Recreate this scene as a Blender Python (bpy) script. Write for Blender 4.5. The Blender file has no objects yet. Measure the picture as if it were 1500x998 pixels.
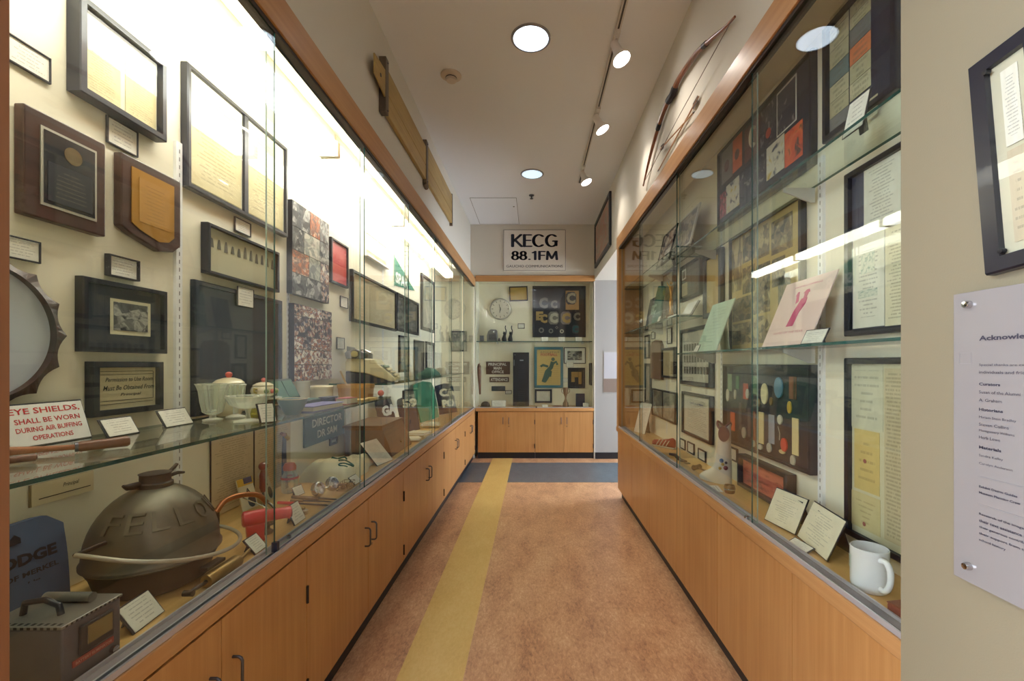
import bpy, math, random
from mathutils import Vector, Matrix
random.seed(7)
SC = bpy.context.scene
COL = SC.collection
PI = math.pi
R = math.radians

# ------------------------------------------------------------------ camera, world, exposure
F, CX, CY, EYE = 640.0, 782.0, 533.0, 1.5        # focal length in pixels of the 1500x998 frame, vanishing point, eye height
cam = bpy.data.objects.new('camera', bpy.data.cameras.new('camera'))
COL.objects.link(cam)
cam.location = (0, 0, EYE)
cam.rotation_euler = (R(90), 0, 0)
cam.data.sensor_width = 36
cam.data.lens = 36 * F / 1500
cam.data.shift_x = -(CX - 750) / 1500
cam.data.shift_y = (CY - 499) / 1500
cam.data.clip_start = .02
SC.camera = cam
W = bpy.data.worlds.new('world'); SC.world = W; W.use_nodes = True
W.node_tree.nodes['Background'].inputs[0].default_value = (.80, .90, 1.0, 1)
W.node_tree.nodes['Background'].inputs[1].default_value = 8.0
SC.view_settings.view_transform = 'Standard'
SC.view_settings.look = 'None'
SC.view_settings.exposure = 0.82
SC.view_settings.gamma = 1.0
SC.view_settings.use_curve_mapping = False
cy = SC.cycles
cy.use_denoising = True
cy.max_bounces = 8; cy.diffuse_bounces = 4; cy.glossy_bounces = 4; cy.transmission_bounces = 6
cy.transparent_max_bounces = 32
cy.sample_clamp_indirect = 6
cy.caustics_reflective = False; cy.caustics_refractive = False

# light levels
E_TUBE, E_DOWN, E_TRACK, W_SPOT = 8.5, 3.2, 16.0, 11.0

# ------------------------------------------------------------------ materials
def lin(c):
    def f(v):
        v /= 255.0
        return v / 12.92 if v <= .04045 else ((v + .055) / 1.055) ** 2.4
    return (f(c[0]), f(c[1]), f(c[2]), 1)
MATS = {}
def new_mat(key):
    m = bpy.data.materials.new(key); m.use_nodes = True
    MATS[key] = m
    nt = m.node_tree
    return m, nt, nt.nodes['Principled BSDF']
def N(nt, typ, **kw):
    n = nt.nodes.new(typ)
    for k, v in kw.items():
        if k.startswith('i_'):
            n.inputs[int(k[2:])].default_value = v
        else:
            setattr(n, k, v)
    return n
def math_n(nt, op, a, b=None):
    n = nt.nodes.new('ShaderNodeMath'); n.operation = op
    for i, s in enumerate((a, b)):
        if s is None: continue
        if isinstance(s, (int, float)): n.inputs[i].default_value = s
        else: nt.links.new(s, n.inputs[i])
    return n.outputs[0]
def M(key, rgb=(128, 128, 128), rough=.5, metal=0, coat=0, var=0, vs=12, bump=0, bs=150, spec=.5):
    if key in MATS: return MATS[key]
    m, nt, b = new_mat(key)
    b.inputs['Base Color'].default_value = lin(rgb)
    b.inputs['Roughness'].default_value = rough
    b.inputs['Metallic'].default_value = metal
    b.inputs['Coat Weight'].default_value = coat
    b.inputs['Coat Roughness'].default_value = .06
    b.inputs['Specular IOR Level'].default_value = spec
    tc = N(nt, 'ShaderNodeTexCoord')
    if var:
        no = N(nt, 'ShaderNodeTexNoise'); no.inputs['Scale'].default_value = vs; no.inputs['Detail'].default_value = 5
        nt.links.new(tc.outputs['Object'], no.inputs['Vector'])
        mx = N(nt, 'ShaderNodeMix', data_type='RGBA')
        c = lin(rgb)
        mx.inputs[6].default_value = (c[0]*(1-var), c[1]*(1-var), c[2]*(1-var), 1)
        mx.inputs[7].default_value = (min(1, c[0]*(1+var)), min(1, c[1]*(1+var)), min(1, c[2]*(1+var)), 1)
        nt.links.new(no.outputs['Fac'], mx.inputs[0]); nt.links.new(mx.outputs[2], b.inputs['Base Color'])
    if bump:
        n2 = N(nt, 'ShaderNodeTexNoise'); n2.inputs['Scale'].default_value = bs; n2.inputs['Detail'].default_value = 3
        nt.links.new(tc.outputs['Object'], n2.inputs['Vector'])
        bp = N(nt, 'ShaderNodeBump'); bp.inputs['Strength'].default_value = bump; bp.inputs['Distance'].default_value = .002
        nt.links.new(n2.outputs['Fac'], bp.inputs['Height']); nt.links.new(bp.outputs[0], b.inputs['Normal'])
    return m
def wood(key, c1, c2, axis='z', rough=.42, k=1.0, coat=.15):
    if key in MATS: return MATS[key]
    m, nt, b = new_mat(key)
    tc = N(nt, 'ShaderNodeTexCoord'); mp = N(nt, 'ShaderNodeMapping')
    s = {'x': (1.2, 38, 38), 'y': (38, 1.2, 38), 'z': (38, 38, 1.2)}[axis]
    mp.inputs['Scale'].default_value = tuple(v*k for v in s)
    nt.links.new(tc.outputs['Object'], mp.inputs[0])
    n1 = N(nt, 'ShaderNodeTexNoise'); n1.inputs['Scale'].default_value = 1; n1.inputs['Detail'].default_value = 6; n1.inputs['Roughness'].default_value = .65
    n2 = N(nt, 'ShaderNodeTexNoise'); n2.inputs['Scale'].default_value = 2.2; n2.inputs['Detail'].default_value = 2
    nt.links.new(mp.outputs[0], n1.inputs['Vector']); nt.links.new(tc.outputs['Object'], n2.inputs['Vector'])
    fac = math_n(nt, 'ADD', math_n(nt, 'MULTIPLY', n1.outputs['Fac'], .65), math_n(nt, 'MULTIPLY', n2.outputs['Fac'], .35))
    rp = N(nt, 'ShaderNodeValToRGB')
    rp.color_ramp.elements[0].position = .36; rp.color_ramp.elements[0].color = lin(c1)
    rp.color_ramp.elements[1].position = .64; rp.color_ramp.elements[1].color = lin(c2)
    nt.links.new(fac, rp.inputs[0]); nt.links.new(rp.outputs[0], b.inputs['Base Color'])
    b.inputs['Roughness'].default_value = rough; b.inputs['Coat Weight'].default_value = coat; b.inputs['Coat Roughness'].default_value = .2
    return m
def emit(key, rgb, strength):
    if key in MATS: return MATS[key]
    m, nt, b = new_mat(key)
    b.inputs['Base Color'].default_value = lin((240, 240, 240))
    b.inputs['Emission Color'].default_value = lin(rgb)
    b.inputs['Emission Strength'].default_value = strength
    return m
def glass_pane(key, tint=(250, 252, 250), rough=0.0):
    if key in MATS: return MATS[key]
    m, nt, b = new_mat(key); nt.nodes.remove(b)
    ge = N(nt, 'ShaderNodeNewGeometry'); fr = N(nt, 'ShaderNodeFresnel')
    nt.links.new(math_n(nt, 'SUBTRACT', 1.38, math_n(nt, 'MULTIPLY', ge.outputs['Backfacing'], 1.38 - 1/1.38)), fr.inputs[0])
    tr = N(nt, 'ShaderNodeBsdfTransparent'); tr.inputs[0].default_value = lin(tint)
    gl = N(nt, 'ShaderNodeBsdfGlossy'); gl.inputs['Roughness'].default_value = rough
    mx = N(nt, 'ShaderNodeMixShader')
    nt.links.new(fr.outputs[0], mx.inputs[0]); nt.links.new(tr.outputs[0], mx.inputs[1]); nt.links.new(gl.outputs[0], mx.inputs[2])
    nt.links.new(mx.outputs[0], nt.nodes['Material Output'].inputs[0])
    return m
def crystal(key, tint, wgt=.75):
    """thin clear glassware: see-through where faced, whiter and shinier towards its edges"""
    if key in MATS: return MATS[key]
    m, nt, b = new_mat(key)
    b.inputs['Base Color'].default_value = lin(tint); b.inputs['Roughness'].default_value = .05; b.inputs['Specular IOR Level'].default_value = 1.0
    tr = N(nt, 'ShaderNodeBsdfTransparent'); tr.inputs[0].default_value = lin((250, 252, 246))
    lw = N(nt, 'ShaderNodeLayerWeight'); lw.inputs[0].default_value = .45
    f = math_n(nt, 'ADD', math_n(nt, 'MULTIPLY', lw.outputs['Facing'], .75), (1-wgt)*.45)
    mx = N(nt, 'ShaderNodeMixShader')
    nt.links.new(f, mx.inputs[0]); nt.links.new(tr.outputs[0], mx.inputs[1]); nt.links.new(b.outputs[0], mx.inputs[2])
    nt.links.new(mx.outputs[0], nt.nodes['Material Output'].inputs[0])
    return m
def text_paper(key, paper=(232, 226, 208), ink=(70, 66, 64), rows=14, margin=.12, fill=.6, gap=.42, coat=.0):
    if key in MATS: return MATS[key]
    m, nt, b = new_mat(key)
    uv = N(nt, 'ShaderNodeUVMap'); sp = N(nt, 'ShaderNodeSeparateXYZ'); nt.links.new(uv.outputs[0], sp.inputs[0])
    oi = N(nt, 'ShaderNodeObjectInfo')
    u, v = sp.outputs[0], sp.outputs[1]
    vr = math_n(nt, 'MULTIPLY', v, rows)
    row = math_n(nt, 'ADD', math_n(nt, 'FLOOR', vr), math_n(nt, 'MULTIPLY', oi.outputs['Random'], 91))
    fr = math_n(nt, 'FRACT', vr)
    line = math_n(nt, 'MULTIPLY', math_n(nt, 'GREATER_THAN', fr, .28), math_n(nt, 'LESS_THAN', fr, .28 + gap))
    wn = N(nt, 'ShaderNodeTexWhiteNoise', noise_dimensions='1D'); nt.links.new(row, wn.inputs['W'])
    half = math_n(nt, 'MULTIPLY', math_n(nt, 'ADD', math_n(nt, 'MULTIPLY', wn.outputs[0], 1 - fill), fill), .5 - margin)
    du = math_n(nt, 'ABSOLUTE', math_n(nt, 'SUBTRACT', u, .5))
    inl = math_n(nt, 'LESS_THAN', du, half)
    dv = math_n(nt, 'LESS_THAN', math_n(nt, 'ABSOLUTE', math_n(nt, 'SUBTRACT', v, .5)), .5 - margin * .8)
    cb = N(nt, 'ShaderNodeCombineXYZ'); nt.links.new(math_n(nt, 'MULTIPLY', u, 26), cb.inputs[0]); nt.links.new(math_n(nt, 'MULTIPLY', row, 7.3), cb.inputs[1])
    no = N(nt, 'ShaderNodeTexNoise'); no.inputs['Scale'].default_value = 1.0; no.inputs['Detail'].default_value = 2; nt.links.new(cb.outputs[0], no.inputs['Vector'])
    wd = math_n(nt, 'GREATER_THAN', no.outputs['Fac'], .43)
    k = math_n(nt, 'MULTIPLY', math_n(nt, 'MULTIPLY', line, inl), math_n(nt, 'MULTIPLY', dv, wd))
    k = math_n(nt, 'MULTIPLY', k, .42)
    n3 = N(nt, 'ShaderNodeTexNoise'); n3.inputs['Scale'].default_value = 3; nt.links.new(uv.outputs[0], n3.inputs['Vector'])
    pm = N(nt, 'ShaderNodeMix', data_type='RGBA'); p = lin(paper)
    pm.inputs[6].default_value = (p[0]*.86, p[1]*.84, p[2]*.8, 1); pm.inputs[7].default_value = p
    nt.links.new(math_n(nt, 'MULTIPLY', n3.outputs['Fac'], 1.6), pm.inputs[0])
    mx = N(nt, 'ShaderNodeMix', data_type='RGBA'); mx.inputs[7].default_value = lin(ink)
    nt.links.new(k, mx.inputs[0]); nt.links.new(pm.outputs[2], mx.inputs[6]); nt.links.new(mx.outputs[2], b.inputs['Base Color'])
    b.inputs['Roughness'].default_value = .6; b.inputs['Coat Weight'].default_value = coat; b.inputs['Coat Roughness'].default_value = .04
    return m
def photo(key, stops, scale=5.0, detail=4, dist=.6, cells=1):
    """a photographic print: soft blotches through a palette, different on each print"""
    if key in MATS: return MATS[key]
    m, nt, b = new_mat(key)
    uv = N(nt, 'ShaderNodeUVMap'); oi = N(nt, 'ShaderNodeObjectInfo')
    ad = N(nt, 'ShaderNodeVectorMath', operation='ADD'); nt.links.new(uv.outputs[0], ad.inputs[0])
    cb = N(nt, 'ShaderNodeCombineXYZ'); r = math_n(nt, 'MULTIPLY', oi.outputs['Random'], 57)
    nt.links.new(r, cb.inputs[0]); nt.links.new(r, cb.inputs[1]); nt.links.new(cb.outputs[0], ad.inputs[1])
    no = N(nt, 'ShaderNodeTexNoise'); no.inputs['Scale'].default_value = scale; no.inputs['Detail'].default_value = detail; no.inputs['Distortion'].default_value = dist
    nt.links.new(ad.outputs[0], no.inputs['Vector'])
    vo = N(nt, 'ShaderNodeTexVoronoi'); vo.inputs['Scale'].default_value = scale*1.3
    nt.links.new(ad.outputs[0], vo.inputs['Vector'])
    sv = N(nt, 'ShaderNodeSeparateColor'); nt.links.new(vo.outputs['Color'], sv.inputs[0])
    fac = math_n(nt, 'ADD', math_n(nt, 'MULTIPLY', no.outputs['Fac'], .62), math_n(nt, 'ADD', math_n(nt, 'MULTIPLY', sv.outputs[0], .38*cells), math_n(nt, 'MULTIPLY', math_n(nt, 'SUBTRACT', oi.outputs['Random'], .5), .22*cells)))
    rp = N(nt, 'ShaderNodeValToRGB'); el = rp.color_ramp.elements
    while len(el) < len(stops): el.new(.5)
    for i, c in enumerate(stops):
        el[i].position = (.31-.1*(1-cells)) + (.36 if cells else .2) * i / (len(stops) - 1); el[i].color = lin(c)
    nt.links.new(fac, rp.inputs[0]); nt.links.new(rp.outputs[0], b.inputs['Base Color'])
    b.inputs['Roughness'].default_value = .45
    return m

# ------------------------------------------------------------------ mesh helpers
class MB:
    def __init__(s): s.v = []; s.f = []; s.mi = []; s.uv = {}
    def add(s, vs, fs, mi=0, X=None):
        o = len(s.v)
        s.v += [tuple(X @ Vector(p)) if X else tuple(p) for p in vs]
        for f in fs: s.f.append([o + i for i in f]); s.mi.append(mi)
        return s
    def box(s, x0, x1, y0, y1, z0, z1, mi=0, X=None):
        vs = [(x0,y0,z0),(x1,y0,z0),(x1,y1,z0),(x0,y1,z0),(x0,y0,z1),(x1,y0,z1),(x1,y1,z1),(x0,y1,z1)]
        return s.add(vs, [(3,2,1,0),(4,5,6,7),(0,1,5,4),(1,2,6,5),(2,3,7,6),(3,0,4,7)], mi, X)
    def prism(s, poly, y0, y1, mi=0, X=None):           # polygon in XZ, extruded along Y
        n = len(poly)
        vs = [(p[0], y0, p[1]) for p in poly] + [(p[0], y1, p[1]) for p in poly]
        a = sum(poly[i][0]*poly[(i+1) % n][1] - poly[(i+1) % n][0]*poly[i][1] for i in range(n))
        fs = [tuple(range(n)), tuple(range(2*n-1, n-1, -1))] + [((i+1) % n, i, n+i, n+(i+1) % n) for i in range(n)]
        if a < 0: fs = [tuple(reversed(f)) for f in fs]
        return s.add(vs, fs, mi, X)
    def lathe(s, prof, seg=24, mi=0, X=None, cap=True, flute=0, nf=0):
        vs = []; n = len(prof)
        for k in range(seg):
            a = 2*PI*k/seg
            for r, z in prof:
                q = r * (1 + flute*math.cos(nf*a)) if flute else r
                vs.append((q*math.cos(a), q*math.sin(a), z))
        fs = []
        for k in range(seg):
            k2 = (k+1) % seg
            for i in range(n-1): fs.append((k*n+i, k2*n+i, k2*n+i+1, k*n+i+1))
        if cap:
            if prof[0][0] > 1e-6: fs.append(tuple(k*n for k in range(seg-1, -1, -1)))
            if prof[-1][0] > 1e-6: fs.append(tuple(k*n+n-1 for k in range(seg)))
        return s.add(vs, fs, mi, X)
    def tube(s, path, r, seg=10, mi=0, X=None):
        P = [Vector(p) for p in path]; n = len(P); vs = []; fs = []
        rr = r if isinstance(r, (list, tuple)) else [r]*n
        up = None
        for i in range(n):
            t = (P[min(i+1, n-1)] - P[max(i-1, 0)]).normalized()
            if up is None:
                up = t.orthogonal().normalized()
            up = (up - t*up.dot(t)).normalized(); w = t.cross(up)
            for k in range(seg):
                a = 2*PI*k/seg
                vs.append(P[i] + (up*math.cos(a) + w*math.sin(a))*rr[i])
        for i in range(n-1):
            for k in range(seg):
                k2 = (k+1) % seg
                fs.append((i*seg+k, i*seg+k2, (i+1)*seg+k2, (i+1)*seg+k))
        fs.append(tuple(range(seg-1, -1, -1))); fs.append(tuple((n-1)*seg+k for k in range(seg)))
        return s.add(vs, fs, mi, X)
    def ball(s, r, c=(0,0,0), seg=16, sz=1.0, mi=0, X=None):
        pr = [(max(1e-5, r*math.sin(PI*i/10)), -r*sz*math.cos(PI*i/10)) for i in range(11)]
        T = Matrix.Translation(c)
        return s.lathe(pr, seg, mi, (X @ T) if X else T, cap=False)
    def ring(s, w, h, bw, y0, y1, lip=0.0, mi=0, X=None):   # picture frame: front at y0 (towards viewer), back at y1
        o = [(-w/2,-h/2),(w/2,-h/2),(w/2,h/2),(-w/2,h/2)]
        i_ = [(-w/2+bw,-h/2+bw),(w/2-bw,-h/2+bw),(w/2-bw,h/2-bw),(-w/2+bw,h/2-bw)]
        vs = [(x,y1,z) for x,z in o] + [(x,y0+lip,z) for x,z in o] + [(x*.985,y0,z*.985) for x,z in o] + [(x,y0,z) for x,z in i_] + [(x,y1,z) for x,z in i_]
        fs = []
        for a in range(5):
            b = (a+1) % 5
            for k in range(4):
                k2 = (k+1) % 4
                fs.append((a*4+k, a*4+k2, b*4+k2, b*4+k))
        return s.add(vs, fs, mi, X)
    def sheet(s, x0, x1, z0, z1, y, th=.0015, mi=0, X=None):  # thin board facing -Y with 0..1 uv on its front
        n = len(s.f)
        s.box(x0, x1, y, y+th, z0, z1, mi, X)
        s.uv[n+2] = [(0,0),(1,0),(1,1),(0,1)]
        return s
    def build(s, name, mats, parent=None, smooth=False, bevel=0, loc=None, rot=None, seg=2):
        me = bpy.data.meshes.new(name)
        me.from_pydata(s.v, [], s.f)
        for m in (mats if isinstance(mats, (list, tuple)) else [mats]): me.materials.append(m)
        for p, i in zip(me.polygons, s.mi): p.material_index = i
        if s.uv:
            ul = me.uv_layers.new(name='UVMap')
            for fi, co in s.uv.items():
                for li, c in zip(me.polygons[fi].loop_indices, co): ul.data[li].uv = c
        if smooth:
            me.polygons.foreach_set('use_smooth', [True]*len(me.polygons))
            try: me.set_sharp_from_angle(angle=R(38))
            except Exception: pass
        me.update()
        o = bpy.data.objects.new(name, me); COL.objects.link(o)
        if parent: o.parent = parent
        if loc is not None: o.location = loc
        if rot is not None: o.rotation_euler = rot
        if bevel:
            b = o.modifiers.new('bevel', 'BEVEL'); b.width = bevel; b.segments = seg; b.limit_method = 'ANGLE'; b.angle_limit = R(40)
        return o
def thing(name, label, cat, loc=(0,0,0), rotz=0, group=None, rot=None):
    o = bpy.data.objects.new(name, None); COL.objects.link(o)
    o.empty_display_size = .05
    o.location = loc; o.rotation_euler = rot if rot else (0, 0, rotz)
    return tag(o, label, cat, group)
def tag(o, label, cat, group=None):
    o['label'] = label; o['category'] = cat
    if group: o['group'] = group
    return o
def struct(o): o['kind'] = 'structure'; return o
def TR(x=0, y=0, z=0, rx=0, ry=0, rz=0):
    return Matrix.Translation((x, y, z)) @ Matrix.Rotation(rz, 4, 'Z') @ Matrix.Rotation(ry, 4, 'Y') @ Matrix.Rotation(rx, 4, 'X')
def raw_text(s, bold=0.0, shear=0.0, ext=.0):
    cu = bpy.data.curves.new('lettering', 'FONT'); cu.body = s; cu.offset = bold; cu.shear = shear; cu.extrude = ext
    cu.resolution_u = 2; cu.fill_mode = 'BOTH' if ext else 'FRONT'
    o = bpy.data.objects.new('lettering', cu); COL.objects.link(o)
    bpy.context.view_layer.update()
    me = bpy.data.meshes.new_from_object(o.evaluated_get(bpy.context.evaluated_depsgraph_get()))
    bpy.data.objects.remove(o); bpy.data.curves.remove(cu)
    return me
def lettering(parent, s, x0, x1, z0, z1, y, mat, bold=.01, shear=0, name='lettering', ext=.0, X=None):
    """text fitted into a rectangle of the XZ plane, facing -Y"""
    me = raw_text(s, bold, shear, ext)
    xs = [v.co.x for v in me.vertices]; ys = [v.co.y for v in me.vertices]
    if not xs: return None
    sx = (x1-x0)/(max(xs)-min(xs)); sy = (z1-z0)/(max(ys)-min(ys)); bx, by = min(xs), min(ys)
    for v in me.vertices:
        p = Vector((x0+(v.co.x-bx)*sx, y - v.co.z*.004 if ext else y, z0+(v.co.y-by)*sy))
        v.co = X @ p if X else p
    me.materials.clear(); me.materials.append(mat)
    o = bpy.data.objects.new(name, me); COL.objects.link(o)
    if parent: o.parent = parent
    return o
def hull(pts):
    pts = sorted(set((round(a, 6), round(b, 6)) for a, b in pts))
    def half(ps):
        h = []
        for p in ps:
            while len(h) > 1 and (h[-1][0]-h[-2][0])*(p[1]-h[-2][1]) - (h[-1][1]-h[-2][1])*(p[0]-h[-2][0]) <= 0: h.pop()
            h.append(p)
        return h[:-1]
    return half(pts) + half(pts[::-1])
def pen(mb, strokes, x, z, w, h, y, rx, rz):
    """letters drawn with a broad pen: upright strokes thick, level strokes thin"""
    el = [(rx*math.cos(2*PI*k/12), rz*math.sin(2*PI*k/12)) for k in range(12)]
    for st in strokes:
        P = [(x+a*w, z+b*h) for a, b in st]
        for p, q in zip(P, P[1:]):
            hp = hull([(p[0]+a, p[1]+b) for a, b in el] + [(q[0]+a, q[1]+b) for a, b in el])
            mb.prism(hp, y, y+.002)

# ------------------------------------------------------------------ where things sit on the walls
DL, DR, DB = 1.45, 1.20, 7.33       # back panels of the left, right and end display cases
ROTZ = {'L': PI/2, 'R': -PI/2, 'B': 0.0}
def wall_uz(side, x, y, D):
    if side == 'B':
        return (x-CX)*D/F, EYE-(y-CY)*D/F
    Y = D*F/(CX-x) if side == 'L' else D*F/(x-CX)
    return (Y if side == 'L' else -Y), EYE-(y-CY)*Y/F
def rect(side, q, D):
    if len(q) == 4: q = (q[0], q[2], q[3], q[1], q[2], q[3])
    xl, ytl, ybl, xr, ytr, ybr = q
    u0, zt0 = wall_uz(side, xl, ytl, D); _, zb0 = wall_uz(side, xl, ybl, D)
    u1, zt1 = wall_uz(side, xr, ytr, D); _, zb1 = wall_uz(side, xr, ybr, D)
    return u0, u1, (zb0+zb1)/2, (zt0+zt1)/2
def wloc(side, u, D, z):
    return {'L': (-D, u, z), 'R': (D, -u, z), 'B': (u, D, z)}[side]
def on(x, y, z):
    Y = (EYE-z)*F/(y-CY)
    return Vector(((x-CX)*Y/F, Y, z))

BLACK = M('black_frame_paint', (18, 20, 38), .38, coat=.2)
GLZ = glass_pane('picture_glass')
def framed(side, name, label, cat, q, D=None, t=.028, bw=.018, fm=None, pm=None, mm=None, mw=0.0, mwv=None, tilt=0, group=None, glaze=True, win=None, lean=0, rectw=None):
    """a framed picture on a wall; q is its outline; returns root, width, height, a function from outline coordinates to local x, z"""
    D = D or {'L': DL, 'R': DR, 'B': DB}[side]
    fm = fm or BLACK
    u0, u1, z0, z1 = rectw or rect(side, q, D - t)
    w, h = abs(u1-u0), z1-z0
    uc, zc = (u0+u1)/2, (z0+z1)/2
    r = thing(name, label, cat, wloc(side, uc, D-.001, zc), ROTZ[side], group)
    r.rotation_euler = (lean, tilt, ROTZ[side]) if not (lean or tilt) else (Matrix.Rotation(ROTZ[side], 4, 'Z') @ Matrix.Rotation(-lean, 4, 'X') @ Matrix.Rotation(tilt, 4, 'Y')).to_euler()
    MB().ring(w, h, bw, -t, 0, lip=min(.004, t*.3)).build('frame', fm, r)
    iw, ih = w/2-bw+.001, h/2-bw+.001
    yb = -t*.45
    if mm:
        mwv = mw if mwv is None else mwv
        MB().sheet(-iw, iw, -ih, ih, yb, .003).build('mat_board', mm, r)
        if win: a = win
        else: a = (-iw+mw, iw-mw, -ih+mwv, ih-mwv)
        if pm: MB().sheet(a[0], a[1], a[2], a[3], yb-.0012, .0011).build('print', pm, r)
    elif pm:
        MB().sheet(-iw, iw, -ih, ih, yb, .003).build('print', pm, r)
    if glaze and w*h > .03:
        MB().add([(-iw,-t*.75,-ih),(iw,-t*.75,-ih),(iw,-t*.75,ih),(-iw,-t*.75,ih)], [(0,1,2,3)]).build('glazing', GLZ, r)
    def loc(x, y, off=0):
        u, z = wall_uz(side, x, y, D - t*.5)
        return u-uc, z-zc
    return r, w, h, loc
def patch(r, loc, q, y, mat, name='print', th=.001):
    xl, ytl, ybl, xr, ytr, ybr = q if len(q) == 6 else (q[0], q[2], q[3], q[1], q[2], q[3])
    a, b, c, d = loc(xl, ytl), loc(xl, ybl), loc(xr, ytr), loc(xr, ybr)
    return MB().sheet(a[0], c[0], (b[1]+d[1])/2, (a[1]+c[1])/2, y, th).build(name, mat, r)
CARD = text_paper('caption_card_print', (238, 236, 228), (110, 108, 110), 7, .1, .55, .3)
def caption(side, label, q, D=None, tilt=0, group='small framed caption cards on the case walls', bw=.004, t=.008, pm=None):
    return framed(side, 'caption_card', label, 'caption card', q, D, t, bw, M('dark_card_edge', (45, 44, 52), .5), pm or CARD, glaze=False, tilt=tilt, group=group)
def tent(label, loc, w, h, rotz, lean=R(25), pm=None, group='tent caption cards standing in the cases', name='tent_card', edge=None):
    """a caption on a small folded stand: card, dark holder, back leg"""
    r = thing(name, label, 'caption card', loc, rotz, group)
    X = TR(0, 0, .001, -lean)
    MB().box(-w/2-.006, w/2+.004, .0005, .004, 0, h+.004, 0, X).build('holder', edge or M('dark_card_edge', (45, 44, 52), .5), r)
    MB().sheet(-w/2, w/2, .002, h, -.001, .0014, 0, X).build('card', pm or CARD, r)
    dy = math.sin(lean)*h*.8; dz = math.cos(lean)*h*.8; ft = dy*1.25+.012
    MB().add([(-w*.2, dy+.005, dz), (w*.2, dy+.005, dz), (w*.2, ft, 0), (-w*.2, ft, 0),
              (-w*.2, dy+.008, dz), (w*.2, dy+.008, dz), (w*.2, ft+.004, 0), (-w*.2, ft+.004, 0)],
             [(0,1,2,3),(7,6,5,4),(0,4,5,1),(1,5,6,2),(2,6,7,3),(3,7,4,0)]).build('back_leg', edge or M('dark_card_edge', (45, 44, 52), .5), r)
    return r

# ------------------------------------------------------------------ setting
def wb(root, mb, name, mats, **k):
    """build in world coordinates, then hang under root"""
    o = mb.build(name, mats, root, **k)
    o.matrix_parent_inverse = Matrix.Translation(-Vector(root.location))
    return o
def sbox(name, b, mat, bevel=0):
    return struct(MB().box(*b).build(name, mat, bevel=bevel))
def lino(key, cols, sc=1.0):
    m, nt, b = new_mat(key)
    tc = N(nt, 'ShaderNodeTexCoord'); mp = N(nt, 'ShaderNodeMapping'); mp.inputs['Scale'].default_value = (3.4*sc, 1.5*sc, 1)
    nt.links.new(tc.outputs['Object'], mp.inputs[0])
    a = N(nt, 'ShaderNodeTexNoise'); a.inputs['Scale'].default_value = 1.6; a.inputs['Detail'].default_value = 12; a.inputs['Roughness'].default_value = .72; a.inputs['Distortion'].default_value = .35
    c = N(nt, 'ShaderNodeTexNoise'); c.inputs['Scale'].default_value = 22; c.inputs['Detail'].default_value = 6; c.inputs['Roughness'].default_value = .7; c.inputs['Distortion'].default_value = .8
    nt.links.new(mp.outputs[0], a.inputs['Vector']); nt.links.new(mp.outputs[0], c.inputs['Vector'])
    fac = math_n(nt, 'ADD', math_n(nt, 'MULTIPLY', a.outputs['Fac'], .5), math_n(nt, 'MULTIPLY', c.outputs['Fac'], .5))
    rp = N(nt, 'ShaderNodeValToRGB'); el = rp.color_ramp.elements
    while len(el) < len(cols): el.new(.5)
    for i, k in enumerate(cols):
        el[i].position = .36 + .28*i/(len(cols)-1); el[i].color = lin(k)
    nt.links.new(fac, rp.inputs[0]); nt.links.new(rp.outputs[0], b.inputs['Base Color'])
    b.inputs['Roughness'].default_value = .34; b.inputs['Specular IOR Level'].default_value = .45
    return m
LINO = lino('brown_linoleum', [(152, 110, 86), (194, 146, 112), (214, 168, 130), (230, 200, 162)])
LINO_Y = lino('yellow_linoleum', [(212, 176, 102), (222, 188, 114), (228, 200, 132)])
LINO_B = lino('blue_grey_linoleum', [(74, 84, 98), (90, 102, 114), (106, 116, 128)])
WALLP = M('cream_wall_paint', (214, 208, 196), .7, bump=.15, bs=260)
CEILP = M('ceiling_paint', (230, 231, 234), .8, bump=.1, bs=200)
TANP = M('tan_wall_paint', (146, 136, 114), .7, bump=.15, bs=260)
PANEL = M('cream_case_lining', (238, 232, 212), .6)
BLK = M('black_vinyl_base', (17, 18, 28), .45)
BEECH_V = wood('beech_upright_grain', (176, 124, 72), (196, 146, 92), 'z')
BEECH_Y = wood('beech_along_corridor', (174, 124, 76), (194, 146, 96), 'y')
BEECH_X = wood('beech_across', (176, 124, 72), (196, 146, 92), 'x')
BEECH_T = wood('beech_display_floor', (208, 164, 100), (226, 186, 122), 'y', .3)
ALU = M('brushed_aluminium', (196, 194, 202), .36, .45)
ALU_F = M('dull_grey_track', (146, 136, 142), .5, .1)
DARKCH = M('dark_channel', (38, 44, 72), .4)
STEEL = M('dark_steel', (96, 94, 100), .35, .9)
CHROME = M('chrome', (200, 200, 204), .12, 1)
EDGE = M('green_glass_edge', (30, 78, 76), .2, coat=.4)
EDGE2 = M('pale_glass_edge', (140, 164, 158), .3, coat=.4)
GLASS = glass_pane('case_glass', (252, 254, 252))
SHELF = glass_pane('shelf_glass', (246, 251, 248))

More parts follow.
